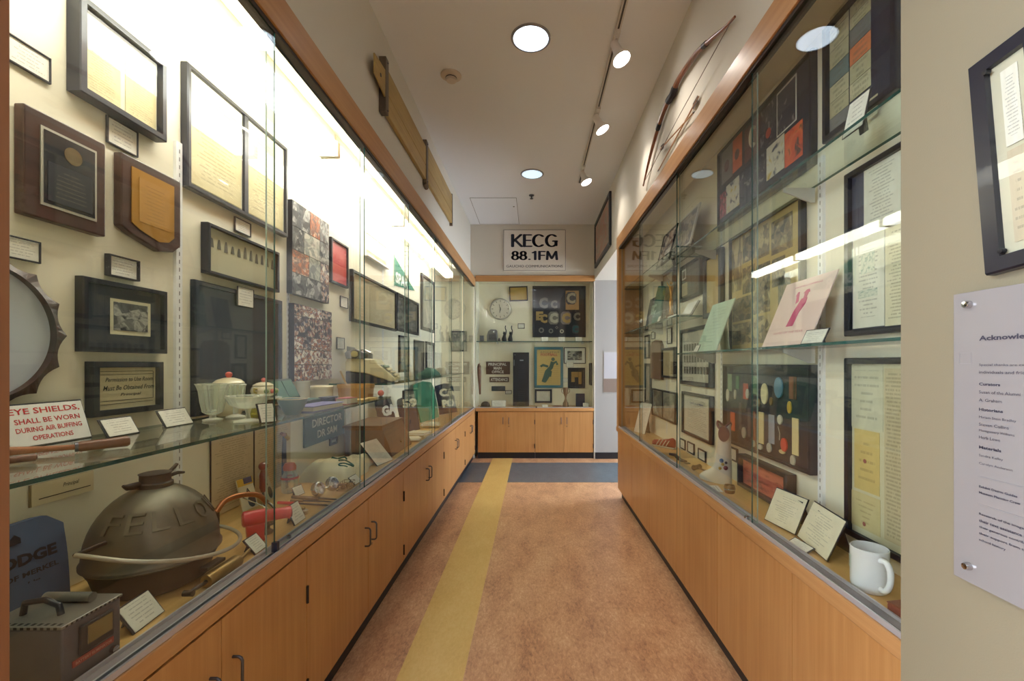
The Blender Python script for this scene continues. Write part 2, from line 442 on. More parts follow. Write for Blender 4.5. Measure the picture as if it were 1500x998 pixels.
fl = sbox('floor', (-4.2, 4.2, -3.4, 7.4, -.1, 0), LINO)
for nm, b, m in (('blue_strip', (-.98, 4.2, 5.52, 6.62, 0, .0012), LINO_B), ('yellow_strip', (-.652, -.336, -3.4, 6.93, 0, .0022), LINO_Y)):
    MB().box(*b).build(nm, m, fl)
ce = sbox('ceiling', (-4.2, 4.2, -3.4, 7.4, 3.7, 3.8), CEILP)
sbox('wall_left', (-1.6, -1.0, .0, 6.95, 2.858, 3.7), WALLP)
sbox('wall_left_lower', (-1.6, -1.475, .70, 7.4, 0, 2.855), WALLP)
sbox('wall_back_left', (-1.474, -.938, 6.9, 7.4, 0, 2.855), WALLP)
sbox('wall_far_added', (-1.6, 4.2, 7.41, 7.5, 0, 3.7), M('dark_unseen_wall', (62, 58, 54), .7))  # unseen wall added to stop light leaking between the end cabinets
sbox('wall_near_added', (-4.2, 4.2, -3.5, -3.4, 0, 3.7), M('dark_unseen_wall', (104, 98, 92), .7))  # unseen wall added behind camera, dark to dim reflections in end glass
sbox('wall_left_near', (-1.6, -.955, .30, .70, 0, 3.7), M('dark_near_panel', (30, 28, 32), .6))  # near left wall in one even dark colour
sbox('trim_1', (-1.0, -.935, .70, .741, 0, 3.7), BLK)
sbox('wall_back', (-1.0, .96, 6.9, 7.0, 2.892, 3.7), WALLP)
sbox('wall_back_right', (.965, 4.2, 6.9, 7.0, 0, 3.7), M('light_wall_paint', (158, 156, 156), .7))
sbox('wall_right', (.955, 1.32, 1.095, 6.9, 2.905, 3.7), WALLP)
sbox('trim_2', (1.32, 4.2, 4.89, 6.9, 2.82, 2.9), WALLP)
sbox('trim_3', (.955, 1.32, 4.892, 6.9, 2.82, 2.905), WALLP)
sbox('wall_right_near', (.919, 1.6, -1.3, 1.094, 0, 3.7), TANP)
sbox('wall_hall', (1.24, 4.2, 4.8, 4.89, 0, 2.9), WALLP)
sbox('baseboard_back', (.97, 4.2, 6.88, 6.899, 0, .1), BLK)
# ceiling hatch
hp = MB().box(-.845, -.235, 5.79, 6.86, 3.6965, 3.699).build('access_panel', CEILP, ce)
g = MB()
for b in ((-.85, -.845, 5.785, 6.865), (-.235, -.23, 5.785, 6.865), (-.845, -.235, 5.785, 5.79), (-.845, -.235, 6.86, 6.865)):
    g.box(*b, 3.6955, 3.699)
g.build('access_panel_gap', M('hatch_gap', (120, 112, 104), .8), ce)
MB().lathe([(.012, 0), (.012, .004), (0, .004)], 12).build('access_panel_lock', M('hatch_gap'), ce, loc=(-.28, 6.1, 3.692))

# ------------------------------------------------------------------ lamps
LENS = emit('downlight_lens', (222, 238, 255), E_DOWN)
def downlight(y, label, x=-.02, lens=None):
    r = thing('downlight', label, 'ceiling light', (x, y, 3.7), 0, 'recessed round downlights along the ceiling')
    MB().lathe([(.118, -.001), (.134, -.001), (.134, -.005), (.126, -.009), (.118, -.009), (.118, -.001)], 40, cap=False).build('trim_ring', M('downlight_ring', (150, 150, 156), .35, .6), r, smooth=True)
    MB().lathe([(0, -.005), (.118, -.005), (.118, -.001)], 40, cap=False).build('lens', lens or LENS, r)
downlight(2.95, 'large round white downlight set in the ceiling beside the first track lamp')
downlight(5.06, 'smaller looking round downlight in the ceiling before the hatch', lens=emit('downlight_lens_dim', (196, 226, 240), .62))
downlight(.84, 'unseen round downlight added above the camera for fill light')  # lamp added out of frame to fill the corridor with light
downlight(-1.3, 'unseen round downlight added behind the camera for fill light')  # second added fill lamp, also out of frame
r = thing('track_rail', 'slim white lighting track running along the ceiling', 'lighting track', (.55, 3.0, 3.7))
MB().box(-.018, .018, -1.6, 2.27, -.02, 0).build('rail', M('white_track', (205, 200, 192), .5), r, bevel=.003)
MB().box(-.006, .006, -1.6, 2.27, -.0215, -.0195).build('slot', M('slot_dark', (60, 52, 48), .6), r)
def track_lamp(y, label, aim):
    r = thing('track_lamp', label, 'track light', (.55, y, 3.679), 0, 'lamp heads on the ceiling track')
    wh = M('white_lamp_metal', (214, 208, 202), .4)
    MB().box(-.016, .016, -.06, .06, -.022, 0).build('adapter', wh, r, bevel=.003)
    MB().tube([(0,0,-.02), (0,0,-.075)], .008, 10).tube([(-.03,0,-.075), (.03,0,-.075)], .006, 8).build('stem', wh, r, smooth=True)
    d = Vector(aim).normalized()
    X = Matrix.Translation((0, 0, -.09)) @ d.to_track_quat('Z', 'Y').to_matrix().to_4x4()
    MB().lathe([(.0, -.05), (.026, -.05), (.03, .0), (.034, .03), (.062, .085), (.062, .092), (.058, .092), (.056, .084)], 28, 0, X, cap=False).build('shade', M('translucent_white_lamp', (232, 226, 222), .3), r, smooth=True)
    MB().lathe([(0, .088), (.03, .087), (.056, .083)], 28, 0, X, cap=False).build('bulb_face', emit('track_bulb', (255, 250, 244), E_TRACK), r, smooth=True)
    l = bpy.data.lights.new('lamp_beam', 'SPOT'); l.energy = W_SPOT; l.spot_size = R(95); l.spot_blend = .8; l.shadow_soft_size = .05; l.color = (1, .9, .78)
    o = bpy.data.objects.new('lamp_beam', l); COL.objects.link(o); o.parent = r
    o.matrix_local = Matrix.Translation(X @ Vector((0,0,.1))) @ (-d).to_track_quat('Z', 'Y').to_matrix().to_4x4()
track_lamp(2.90, 'nearest bright lamp head on the ceiling track', (.35, -.25, -1))
track_lamp(3.76, 'middle lamp head on the ceiling track', (.5, -.1, -1))
track_lamp(4.85, 'farthest lamp head on the ceiling track', (.4, -.2, -1))
r = thing('smoke_detector', 'round cream smoke detector on the ceiling', 'smoke detector', (-.63, 3.33, 3.7))
MB().lathe([(.078, -.001), (.078, -.008), (.07, -.014), (.045, -.016)], 28).build('base', M('detector_plastic', (206, 192, 176), .5), r, smooth=True)
MB().lathe([(.04, -.016), (.042, -.03), (.036, -.046), (.0, -.05)], 24).build('sensor_head', M('detector_plastic'), r, smooth=True)
MB().lathe([(.0425, -.022), (.0435, -.025), (.0425, -.029)], 24, cap=False).build('vent_slot', BLK, r)
r = thing('fire_sprinkler', 'small metal fire sprinkler in the ceiling near the hatch', 'sprinkler', (-.03, 5.7, 3.7))
MB().lathe([(.035, -.001), (.033, -.008), (.012, -.01)], 20).build('escutcheon', STEEL, r, smooth=True)
MB().lathe([(.009, -.01), (.009, -.04), (.022, -.045), (.022, -.048)], 14).build('nozzle', STEEL, r, smooth=True)

# ------------------------------------------------------------------ display cases
def panes(root, side, xs, ys, z0, z1):
    for i in range(len(ys)-1):
        x = xs[i % 2]; a, b = ys[i]-.003, ys[i+1]+.003
        m = MB(); m.box(x-.003, x+.003, a, b, z0, z1, 1)
        m.mi[3] = 0; m.mi[5] = 0
        wb(root, m, 'glass_pane', [GLASS, EDGE if i % 2 == 0 else EDGE2])
def upright(root, side, y, D, z0, z1, proud=0.0):
    s = 1 if side == 'L' else -1
    x = -D if side == 'L' else D
    def bx(a, b): return (min(x+s*a, x+s*b), max(x+s*a, x+s*b))
    m = MB(); m.box(*bx(-.006, proud), y-.015, y+.015, z0, z1, 0)
    z = z0+.02
    while z < z1-.02:
        m.box(*bx(proud-.0002, proud+.0004), y-.002, y+.002, z, z+.016, 1); z += .032
    wb(root, m, 'shelf_upright', [M('white_upright_metal', (240, 241, 244), .4), M('slot_grey', (110, 108, 104), .6)])
# left case
LC = thing('display_case', 'long lit glass display case along the left wall with wood header', 'display case', (-.95, .79, .802))
wb(LC, MB().box(-.982, -.925, .742, 6.88, 2.715, 2.855), 'header', BEECH_Y, bevel=.003)
wb(LC, MB().box(-.978, -.934, .79, 6.88, 2.700, 2.714), 'top_track', M('dark_track', (70, 62, 58), .5, .4))
wb(LC, MB().box(-1.47, -1.452, .775, 6.86, .802, 2.85), 'back_panel', PANEL)
wb(LC, MB().box(-1.45, -.983, .79, 6.86, 2.836, 2.852), 'top_panel', PANEL)
wb(LC, MB().box(-1.45, -.983, .772, .787, .802, 2.834), 'end_panel', PANEL)
wb(LC, MB().box(-1.45, -.93, 6.845, 6.86, .802, 2.834), 'end_panel', PANEL)
wb(LC, MB().box(-.972, -.925, .742, .772, .0, 2.714), 'post', wood('beech_dark_post', (138, 92, 64), (156, 108, 78), 'z'), bevel=.002)
wb(LC, MB().box(-.975, -.93, 6.80, 6.84, .83, 2.70), 'corner_post', PANEL, bevel=.002)
tr = MB()
for a, b, h, mi in ((-.934, -.927, .016, 0), (-.950, -.934, .004, 1), (-.955, -.950, .012, 0), (-.985, -.955, .006, 2), (-.990, -.985, .016, 0)):
    tr.box(a, b, .775, 6.84, .802, .802+h, mi)
wb(LC, tr, 'sill_track', [ALU, DARKCH, ALU_F])
panes(LC, 'L', (-.942, -.968), [.777, 1.583, 2.43, 3.28, 4.15, 5.0, 5.85, 6.80], .809, 2.700)
for y in (1.774, 2.58, 4.2, 5.6): upright(LC, 'L', y, DL+.0008, .83, 2.40, .012 if y < 2 else 0)
wb(LC, MB().lathe([(.008, 0), (.008, .012), (0, .013)], 14, 0, TR(-.97, 1.73, .809)), 'lock', CHROME, smooth=True)
wb(LC, MB().box(-.952, -.932, 1.585, 1.60, .815, .85), 'pane_stop', DARKCH)
def counter(name, label, b, front, axis):
    r = thing(name, label, 'counter', ((b[0]+b[1])/2, (b[2]+b[3])/2, .745))
    wb(r, MB().box(*b, .756, .8), 'display_floor', BEECH_T)
    wb(r, MB().box(*front, .75, .801), 'edge_band', BEECH_Y if axis == 'y' else BEECH_X, bevel=.004)
    return r
counter('counter_top', 'wooden display floor of the long left case with rounded edge', (-1.47, -.951, .774, 6.88), (-.95, -.922, .774, 6.88), 'y')
FIXW = M('white_light_fixture', (240, 238, 226), .5)
TUBE = emit('fluorescent_tube', (255, 252, 242), E_TUBE)
def tube_light(y0, y1, label):
    r = thing('fluorescent_light', label, 'fluorescent light', (-1.185, (y0+y1)/2, 2.835), 0, 'fluorescent lights under the top of the left case')
    h = (y1-y0)/2 - .004
    MB().box(-.035, .035, -h, h, -.05, 0).build('housing', FIXW, r, bevel=.004)
    MB().prism([(-.05, -.135), (.05, -.135), (.045, -.052), (-.045, -.052)], -h+.012, h-.012).build('tube', TUBE, r)
    for s in (-1, 1):
        MB().box(-.056, .056, min(s*h, s*(h-.01)), max(s*h, s*(h-.01)), -.14, -.05).build('end_cap', FIXW, r, bevel=.002)
for i, (a, b) in enumerate(((.84, 1.27), (1.28, 2.53), (2.54, 3.80), (3.81, 5.07), (5.08, 6.1))):
    tube_light(a, b, ['short stub of fluorescent light at the near end of the left case', 'glaring fluorescent light above the double parchment frame', 'fluorescent light above the canvas photo collages', 'fluorescent light above the green pennant', 'last and farthest fluorescent light in the left case'][i])
# right case
RC = thing('display_case', 'unlit glass display case along the right wall with glass shelves', 'display case', (.96, 3.0, .802))
wb(RC, MB().box(.925, .982, 1.096, 4.89, 2.775, 2.903), 'header', BEECH_Y, bevel=.003)
wb(RC, MB().box(.934, .978, 1.096, 4.79, 2.758, 2.774), 'top_track', M('dark_track'))
wb(RC, MB().box(1.202, 1.22, 1.096, 4.89, .802, 2.90), 'back_panel', PANEL)
wb(RC, MB().box(.983, 1.2, 1.096, 4.79, 2.886, 2.90), 'top_panel', PANEL)
wb(RC, MB().box(.93, 1.2, 4.795, 4.82, .802, 2.884), 'end_panel', BEECH_V)
wb(RC, MB().box(.928, .985, 4.822, 4.89, .802, 2.774), 'post', BEECH_V, bevel=.002)
wb(RC, MB().box(.985, 1.2, 4.86, 4.89, .802, 2.884), 'outer_end', BEECH_V)
tr = MB()
for a, b, h, mi in ((.929, .935, .016, 0), (.935, .978, .006, 1), (.978, .984, .016, 0)):
    tr.box(a, b, 1.096, 4.79, .802, .802+h, mi)
wb(RC, tr, 'sill_track', [ALU, ALU_F])
panes(RC, 'R', (.946, .966), [1.11, 1.89, 2.89, 3.9, 4.79], .809, 2.758)
for y in (1.815, 2.80, 3.95): upright(RC, 'R', y, DR+.0008, .86, 2.36 if y < 2 else 2.5, .012 if y < 2 else 0)
for x, y in ((.936, 1.93), (.936, 3.86)):
    wb(RC, MB().lathe([(.011, 0), (.011, .014), (0, .016)], 14, 0, TR(x+.004, y, .812)), 'lock', CHROME, smooth=True)
counter('counter_top', 'wooden display floor of the right case with rounded edge', (.951, 1.22, 1.096, 4.89), (.922, .95, 1.096, 4.89), 'y')
# end case
EC = thing('display_case', 'glass display case across the far end of the corridor', 'display case', (0, 7.1, .802))
wb(EC, MB().box(-.92, .962, 6.87, 6.93, 2.80, 2.89), 'header', BEECH_X, bevel=.003)
wb(EC, MB().box(-.93, .96, 7.331, 7.35, .802, 2.89), 'back_panel', PANEL)
wb(EC, MB().box(-.918, .93, 6.932, 7.33, 2.84, 2.855), 'top_panel', PANEL)
wb(EC, MB().box(-.935, -.92, 6.935, 7.33, .802, 2.85), 'side_panel', PANEL)
wb(EC, MB().box(.932, .947, 6.935, 7.33, .802, 2.85), 'side_panel', PANEL)
wb(EC, MB().box(.949, .963, 6.885, 6.934, .0, 2.80), 'post', WALLP)
wb(EC, MB().box(-.918, .944, 6.895, 6.945, .802, .812), 'sill_track', ALU)
for a, b, y in ((-.915, .02, 6.908), (.0, .943, 6.93)):
    m = MB(); m.box(a, b, y-.003, y+.003, .812, 2.80, 1); m.mi[2] = 0; m.mi[4] = 0
    wb(EC, m, 'glass_pane', [GLASS, EDGE])
wb(EC, MB().lathe([(.012, 0), (.012, .01), (0, .012)], 12, 0, TR(.04, 6.89, .815, R(90))), 'lock', BLK)
counter('counter_top', 'pale ledge of the far end display case', (-.915, .945, 6.905, 7.35), (-.915, .945, 6.875, 6.904), 'x')

# ------------------------------------------------------------------ glass shelves
def shelf(label, side, z, y0, y1, xf, xb, brk, th=.01, group='glass shelves in the side cases'):
    r = thing('glass_shelf', label, 'shelf', ((xf+xb)/2, (y0+y1)/2, z-th), 0, group)
    m = MB(); m.box(min(xf, xb), max(xf, xb), y0, y1, z-th, z, 1); m.mi[0] = 0; m.mi[1] = 0
    wb(r, m, 'pane', [SHELF, EDGE])
    s = -1 if side == 'L' else 1
    for y in brk:
        xw = xb
        b = MB().prism([(xw, z-th-.001), (xw, z-th-.06), (xw-s*.02, z-th-.06), (xf+s*.05, z-th-.016), (xf+s*.05, z-th-.001)], y-.004, y+.004)
        wb(r, b, 'bracket', M('white_bracket_metal', (206, 206, 204), .45, .2))
shelf('lower glass shelf with crystal and the shields sign in the left case', 'L', 1.27, .795, 3.06, -1.0, -1.418, (1.774, 2.58))
shelf('glass shelf carrying the cream typewriter in the left case', 'L', 1.362, 3.02, 4.4, -1.02, -1.418, (4.2,))
shelf('glass shelf with caps at the far end of the left case', 'L', 1.36, 4.45, 6.7, -1.05, -1.418, (5.6,))
shelf('middle glass shelf with the pink poster in the right case', 'R', 1.572, 1.105, 3.0, .985, 1.166, (1.815, 2.80))
shelf('upper glass shelf in the right case under the magazine cover frame', 'R', 2.24, 1.105, 3.0, .985, 1.166, (1.815, 2.80))
shelf('upper glass shelf with leaning photographs at the far end of the right case', 'R', 2.315, 3.02, 4.77, .985, 1.166, (3.95,))
shelf('middle glass shelf with the gold trophy at the far end of the right case', 'R', 1.835, 3.02, 4.77, .985, 1.166, (3.95,))
r = thing('glass_shelf', 'glass shelf with small animal figures in the far end case', 'shelf', (0, 7.1, 1.85))
m = MB(); m.box(-.915, .928, 6.96, 7.32, 1.85, 1.86, 1); m.mi[0] = 0; m.mi[1] = 0
wb(r, m, 'pane', [SHELF, EDGE])
for x in (-.6, .04, .8):
    wb(r, MB().box(x-.004, x+.004, 7.0, 7.325, 1.825, 1.849), 'bracket', M('white_bracket_metal'))

# ------------------------------------------------------------------ cabinets under the cases
HNG = M('dark_hinge', (52, 44, 44), .4, .6)
def handle(door, loc, out, axis):
    """bent rod pull; out = direction off the door"""
    pts = [(0, .05), (.018, .05), (.026, .046), (.03, .038), (.03, -.038), (.026, -.046), (.018, -.05), (0, -.05)]
    P = [(loc[0]+out[0]*a, loc[1]+out[1]*a, loc[2]+b) for a, b in pts]
    h = MB().tube(P, .0045, 10).build('handle', STEEL, door, smooth=True)
def cab_L(y0, y1, seams, label, handles=True):
    r = thing('base_cabinet', label, 'cabinet', (-1.2, (y0+y1)/2, 0), 0, 'wood cabinets under the display cases')
    wb(r, MB().box(-1.47, -.944, y0+.001, y1-.001, .1, .744), 'body', BEECH_V)
    wb(r, MB().box(-1.4, -.957, y0+.001, y1-.001, .001, .099), 'toe_kick', BLK)
    ys = [y0] + seams + [y1]
    for i in range(len(ys)-1):
        a, b = ys[i]+.002, ys[i+1]-.002
        d = wb(r, MB().box(-.943, -.925, a, b, .1, .742), 'door', BEECH_V, bevel=.0015)
        hy = b-.045 if i == 0 else a+.045
        if handles: handle(d, (-.925, hy, .55), (1, 0), 'y')
        if i == len(ys)-2:
            for z in (.56, .18):
                wb(r, MB().tube([(-.921, b+.001, z-.035), (-.921, b+.001, z+.035)], .0055, 8), 'hinge', HNG, smooth=True)
    for s in seams[:1]:
        wb(r, MB().lathe([(.007, 0), (.007, .006), (0, .007)], 10, 0, TR(-.925, s+.05, .475, 0, R(90))), 'door_lock', CHROME)
cab_L(.80, 1.78, [1.295], 'nearest wood cabinet of two doors under the left case, one handle cut off')
cab_L(1.78, 3.10, [2.44], 'second wood cabinet under the left case, below the folded sweater')
cab_L(3.10, 4.48, [3.79], 'third wood cabinet along the left case')
cab_L(4.48, 5.85, [5.17], 'fourth wood cabinet along the left case')
cab_L(5.85, 6.86, [6.35], 'last wood cabinet of the left case beside the far corner')
def cab_R(y0, y1, seams, label):
    r = thing('base_cabinet', label, 'cabinet', (1.1, (y0+y1)/2, 0), 0, 'wood cabinets under the display cases')
    wb(r, MB().box(.959, 1.22, y0+.001, y1-.001, .11, .744), 'body', BEECH_V)
    wb(r, MB().box(.985, 1.2, y0+.001, y1-.001, .001, .109), 'toe_kick', BLK)
    ys = [y0] + seams + [y1]
    for i in range(len(ys)-1):
        wb(r, MB().box(.94, .958, ys[i]+.0015, ys[i+1]-.0015, .11, .744), 'door_panel', BEECH_V, bevel=.0015)
cab_R(1.096, 1.59, [], 'nearest plain wood cabinet panel under the right case beside the tan wall')
cab_R(1.59, 2.89, [2.24], 'plain wood cabinet front under the certificates and white boot in the right case')
cab_R(2.89, 4.20, [3.56], 'plain wood cabinet front under the red shoe in the right case')
cab_R(4.20, 4.89, [], 'last plain wood cabinet panel at the far end of the right case')
def cab_B(x0, x1, s, label):
    r = thing('base_cabinet', label, 'cabinet', ((x0+x1)/2, 7.1, 0), 0, 'wood cabinets under the display cases')
    wb(r, MB().box(x0+.001, x1-.001, 6.912, 7.35, .1, .744), 'body', BEECH_V)
    wb(r, MB().box(x0+.001, x1-.001, 6.92, 7.3, .001, .099), 'toe_kick', BLK)
    for a, b, hx in ((x0, s, s-.045), (s, x1, s+.045)):
        d = wb(r, MB().box(a+.002, b-.002, 6.894, 6.911, .1, .742), 'door', BEECH_V, bevel=.0015)
        handle(d, (hx, 6.894, .60), (0, -1), 'x')
    for z in (.58, .2):
        wb(r, MB().tube([(x1-.007, 6.892, z-.035), (x1-.007, 6.892, z+.035)], .0055, 8), 'hinge', HNG)
    wb(r, MB().lathe([(.007, 0), (.007, .006), (0, .007)], 10, 0, TR(s+.045, 6.894, .51, R(90))), 'door_lock', CHROME)
cab_B(-.884, .02, -.44, 'left wood cabinet of two doors at the far end')
cab_B(.02, .944, .475, 'right wood cabinet of two doors at the far end, beside the pale wall')

# ------------------------------------------------------------------ print and frame materials
CREAM = M('cream_paper', (232, 224, 200), .6)
TAN = M('tan_paper', (206, 184, 138), .6, var=.12, vs=9)
WHITE = M('white_card', (240, 240, 238), .5)
NAVY = M('navy_mat', (34, 39, 68), .6)
CHAR = M('charcoal_board', (26, 29, 44), .5, var=.15, vs=5)
REDP = M('red_print', (222, 60, 66), .5)
INK = M('black_ink', (24, 24, 30), .5)
NAVYINK = M('dark_blue_ink', (26, 32, 52), .5)
REDINK = M('red_ink', (206, 52, 56), .5)
WHITEINK = M('white_ink', (228, 228, 224), .5)
DARKWOOD = wood('dark_walnut', (50, 32, 30), (78, 50, 44), 'x', .35)
PARCH = text_paper('parchment', (236, 220, 176), (150, 132, 96), 26, .1, .6, .35)
DOC = text_paper('typed_sheet', (226, 216, 190), (96, 90, 84), 30, .08, .5, .4)
DOCW = text_paper('white_typed_sheet', (236, 232, 222), (104, 100, 100), 22, .14, .4, .36)
AGED = text_paper('aged_typed_sheet', (216, 198, 166), (140, 124, 102), 34, .06, .55, .4)
NEWS = text_paper('newsprint_columns', (206, 190, 158), (120, 108, 92), 44, .03, .8, .5)
REDTEXT = text_paper('red_notice', (232, 78, 84), (196, 44, 58), 16, .1, .5, .4)
BW = photo('black_white_photo', [(30, 30, 36), (96, 96, 100), (60, 60, 66), (190, 188, 184), (120, 120, 122)], 2.6)
BWD = photo('dark_photo', [(24, 26, 34), (50, 52, 64), (38, 40, 50), (96, 98, 108)], 4)
SEP = photo('sepia_newspaper_photo', [(70, 62, 58), (150, 130, 98), (104, 92, 78), (196, 174, 128)], 3)
COLP = photo('colour_snapshot', [(20, 24, 46), (110, 80, 84), (44, 56, 96), (220, 200, 184), (140, 74, 58), (232, 226, 216)], 3)
CROWD = photo('crowd_snapshot', [(26, 28, 48), (150, 84, 84), (34, 40, 78), (236, 214, 190), (60, 44, 72), (214, 136, 96), (40, 60, 110), (240, 232, 222)], 3.4, 3)
GREYP = photo('faded_photo', [(104, 110, 110), (176, 176, 164), (130, 132, 130), (206, 200, 188)], 2.4)

# ------------------------------------------------------------------ left case: things on the back panel
caption('L', 'framed caption card at the top left corner of the left case, beside the wood post', (9, 47, 88, 75.5, 84, 122))
r, w, h, lc = framed('L', 'framed_certificate', 'black box frame holding two pale certificates, topmost by the near post', 'framed certificate', (118, -12, 136, 245, 92, 206), t=.045, bw=.02, mm=M('pale_mat', (238, 232, 212), .6))
for a, b in ((-.42, -.02), (.04, .42)):
    MB().sheet(a*w, b*w, -.42*h, .3*h, -.0225, .0015).build('print', PARCH, r)
r, w, h, lc = framed('L', 'framed_certificate', 'large black frame with two tall pale parchments side by side', 'framed certificate', (275, 92, 277, 422, 216, 345), t=.03, bw=.018, mm=M('pale_mat'))
u0, u1, z0, z1 = rect('L', (275, 92, 277, 422, 216, 345), DL-.03)
w, h = u1-u0, z1-z0
um = (wall_uz('L', 362, 300, DL-.03)[0] - (u0+u1)/2)
MB().box(um-.014, um+.014, -.027, -.008, -h/2+.01, h/2-.01).build('divider', BLACK, r)
for a, b in ((-w/2+.018, um-.014), (um+.014, w/2-.018)):
    MB().sheet(a+.01, b-.01, -h/2+.03, h/2-.03, -.0155, .0015).build('print', PARCH, r)
# award plaques
def plaque(name, label, q, poly, plate, t=.03, side='L', wd=None):
    u0, u1, z0, z1 = rect(side, q, {'L': DL, 'R': DR, 'B': DB}[side]-t)
    w, h = u1-u0, z1-z0
    r = thing(name, label, 'plaque', wloc(side, (u0+u1)/2, {'L': DL, 'R': DR, 'B': DB}[side]-.001, (z0+z1)/2), ROTZ[side])
    MB().prism([(a*w, b*h) for a, b in poly], -t, 0).build('board', wd or DARKWOOD, r, bevel=.004)
    return r, w, h
r, w, h = plaque('award_plaque', 'rectangular walnut plaque with a black plate edged in silver', (34.5, 152, 313, 154.5, 210, 347), [(-.5,-.5),(.5,-.5),(.5,.5),(-.5,.5)], None)
MB().box(-.33*w, .36*w, -.033, -.0301, -.37*h, .37*h).build('border', M('silver_edge', (206, 204, 196), .3, .6), r)
MB().box(-.30*w, .33*w, -.0345, -.0331, -.345*h, .345*h).build('plate', M('black_plate', (34, 36, 44), .25, coat=.5), r)
MB().lathe([(.026, 0), (.026, .001), (.022, .001), (.022, .0006)], 24, 0, TR(.01, -.0346, .2*h, R(90))).build('seal', M('bronze_seal', (120, 104, 76), .4, .5), r)
for i, (s, a, b) in enumerate((('CITY OF EDUCATION', .05, .09), ('in recognition of', -.03, 0), ('outstanding service', -.1, -.07), ('1988', -.2, -.16))):
    break
MB().sheet(-.26*w, .29*w, -.31*h, .06*h, -.0356, .001).build('engraved_text', text_paper('engraved_lines', (36, 38, 46), (120, 112, 92), 9, .12, .4, .25), r)
sh = [(-.5,.5),(-.5,-.36),(.0,-.5),(.5,-.36),(.5,.5)]
sh = [(-.5,.5),(-.5,-.33),(-.33,-.40),(.12,-.5),(.36,-.46),(.5,-.36),(.5,.5)]
r, w, h = plaque('award_plaque', 'walnut plaque with angled lower corners and a brass plate', (178, 225, 358, 264.5, 264.5, 372), sh, None)
MB().prism([(a*w*.72, b*h*.78) for a, b in sh], -.033, -.0302).build('plate', M('brass_plate', (176, 128, 54), .35, .55, var=.15, vs=6), r)
MB().sheet(-.25*w, .27*w, -.22*h, .3*h, -.0342, .001).build('engraved_text', text_paper('brass_lines', (176, 128, 54), (120, 84, 34), 12, .1, .5, .25), r)
caption('L', 'framed caption card between the walnut plaque and the box frame, on the left wall panel', (157.5, 168, 209, 203, 194, 230))
caption('L', 'wide framed caption card partly hidden by the wood post, above the round mirror', (2, 341, 377, 60.5, 355, 385))
caption('L', 'framed caption card just above the black framed small photograph', (161, 370, 404, 205.5, 384, 412), t=.02)
caption('L', 'tiny framed caption under the double parchment frame', (344.5, 317, 341, 368, 328, 345))
caption('L', 'unframed white caption card on the wide dark glazed board', (348.5, 420, 448, 372, 424, 451), D=DL-.025, bw=.001, t=.006)
# round scalloped mirror
r = thing('round_mirror', 'round mirror in a brown scalloped frame, half hidden by the wood post', 'mirror', (-DL+.001, 1.118, 1.585), PI/2)
m = MB(); ro = .218; ri = .182; n = 14
pts = []
for k in range(n*6):
    a = 2*PI*k/(n*6); ph = (k % 6)/6
    pts.append(((ro - .020*math.sin(PI*ph)**.8)*math.cos(a), (ro - .020*math.sin(PI*ph)**.8)*math.sin(a)))
K = len(pts); inn = [(ri*math.cos(2*PI*k/K), ri*math.sin(2*PI*k/K)) for k in range(K)]
vs = [(x, -.022, z) for x, z in pts] + [(x, -.03, z) for x, z in inn] + [(x, 0, z) for x, z in pts] + [(x, -.008, z) for x, z in inn]
fs = []
for k in range(K):
    j = (k+1) % K
    fs += [(k, j, K+j, K+k), (2*K+j, 2*K+k, 3*K+k, 3*K+j), (k, 2*K+k, 2*K+j, j), (K+k, K+j, 3*K+j, 3*K+k)]
m.add(vs, fs).build('scalloped_rim', DARKWOOD, r)
MB().lathe([(ri+.002, 0), (ri+.002, .004), (0, .006)], 64, 0, TR(0, -.006, 0, R(90))).build('mirror_glass', M('mirror_silver', (206, 214, 232), .06, .1, coat=.6), r, smooth=True)
# small framed pictures lower left
r, w, h, lc = framed('L', 'framed_photo', 'black frame with a small old photograph in a wide dark mat', 'framed photo', (122, 406, 517, 245.5, 426, 517), t=.028, bw=.016, mm=M('dark_mat', (52, 56, 74), .55))
patch(r, lc, (161, 220, 0, 0) if False else (160.5, 437, 490, 219.5, 445, 493), -.0155, CREAM, 'print_border')
patch(r, lc, (165, 442, 484, 215, 449, 487), -.017, BW, 'print')
r, w, h, lc = framed('L', 'framed_notice', 'black framed notice in script about needing permission of the principal', 'framed notice', (137, 530, 611, 240, 530, 601), t=.03, bw=.02, pm=M('notice_paper', (224, 208, 172), .6))
for s, a, b, c, d in (('Permission to Use Room', -.30, .38, .12, .2), ('Must Be Obtained From', -.33, .4, -.04, .05), ('Principal', -.1, .2, -.17, -.1)):
    lettering(r, s, a*w, b*w, c*h, d*h, -.0145, INK, .008, .3)
ln = MB()
for z in (.31, .25, -.24, -.3): ln.box(-.36*w, .38*w, -.0145, -.0137, z*h, z*h+.0016)
ln.box(.385*w, .39*w, -.0145, -.0137, -.24*h, .31*h)
ln.build('ruled_lines', INK, r)
r, w, h, lc = framed('L', 'dark_board', 'wide dark glazed board behind the crystal vase', 'display board', (286, 412, 612, 414, 439, 590), t=.022, bw=.02, pm=CHAR)
r, w, h, lc = framed('L', 'framed_long_photo', 'long black frame of small standing figures in a row on tan paper', 'framed print', (305.5, 327, 401, 410, 369, 428), t=.035, bw=.013, pm=M('buff_paper', (208, 200, 172), .6, var=.08, vs=6))
fg = MB(); random.seed(3)
for k in range(11):
    x = -.42*w + k*.084*w; hh = .16 + .1*random.random()
    z0 = .04 + .03*random.random()
    fg.prism([(x-.012, z0*h), (x+.012, z0*h), (x+.008, (z0+hh*.7)*h), (x+.004, (z0+hh)*h), (x-.004, (z0+hh)*h), (x-.009, (z0+hh*.6)*h)], -.0175, -.0168)
fg.build('printed_figures', M('figure_ink', (104, 98, 92), .6), r)
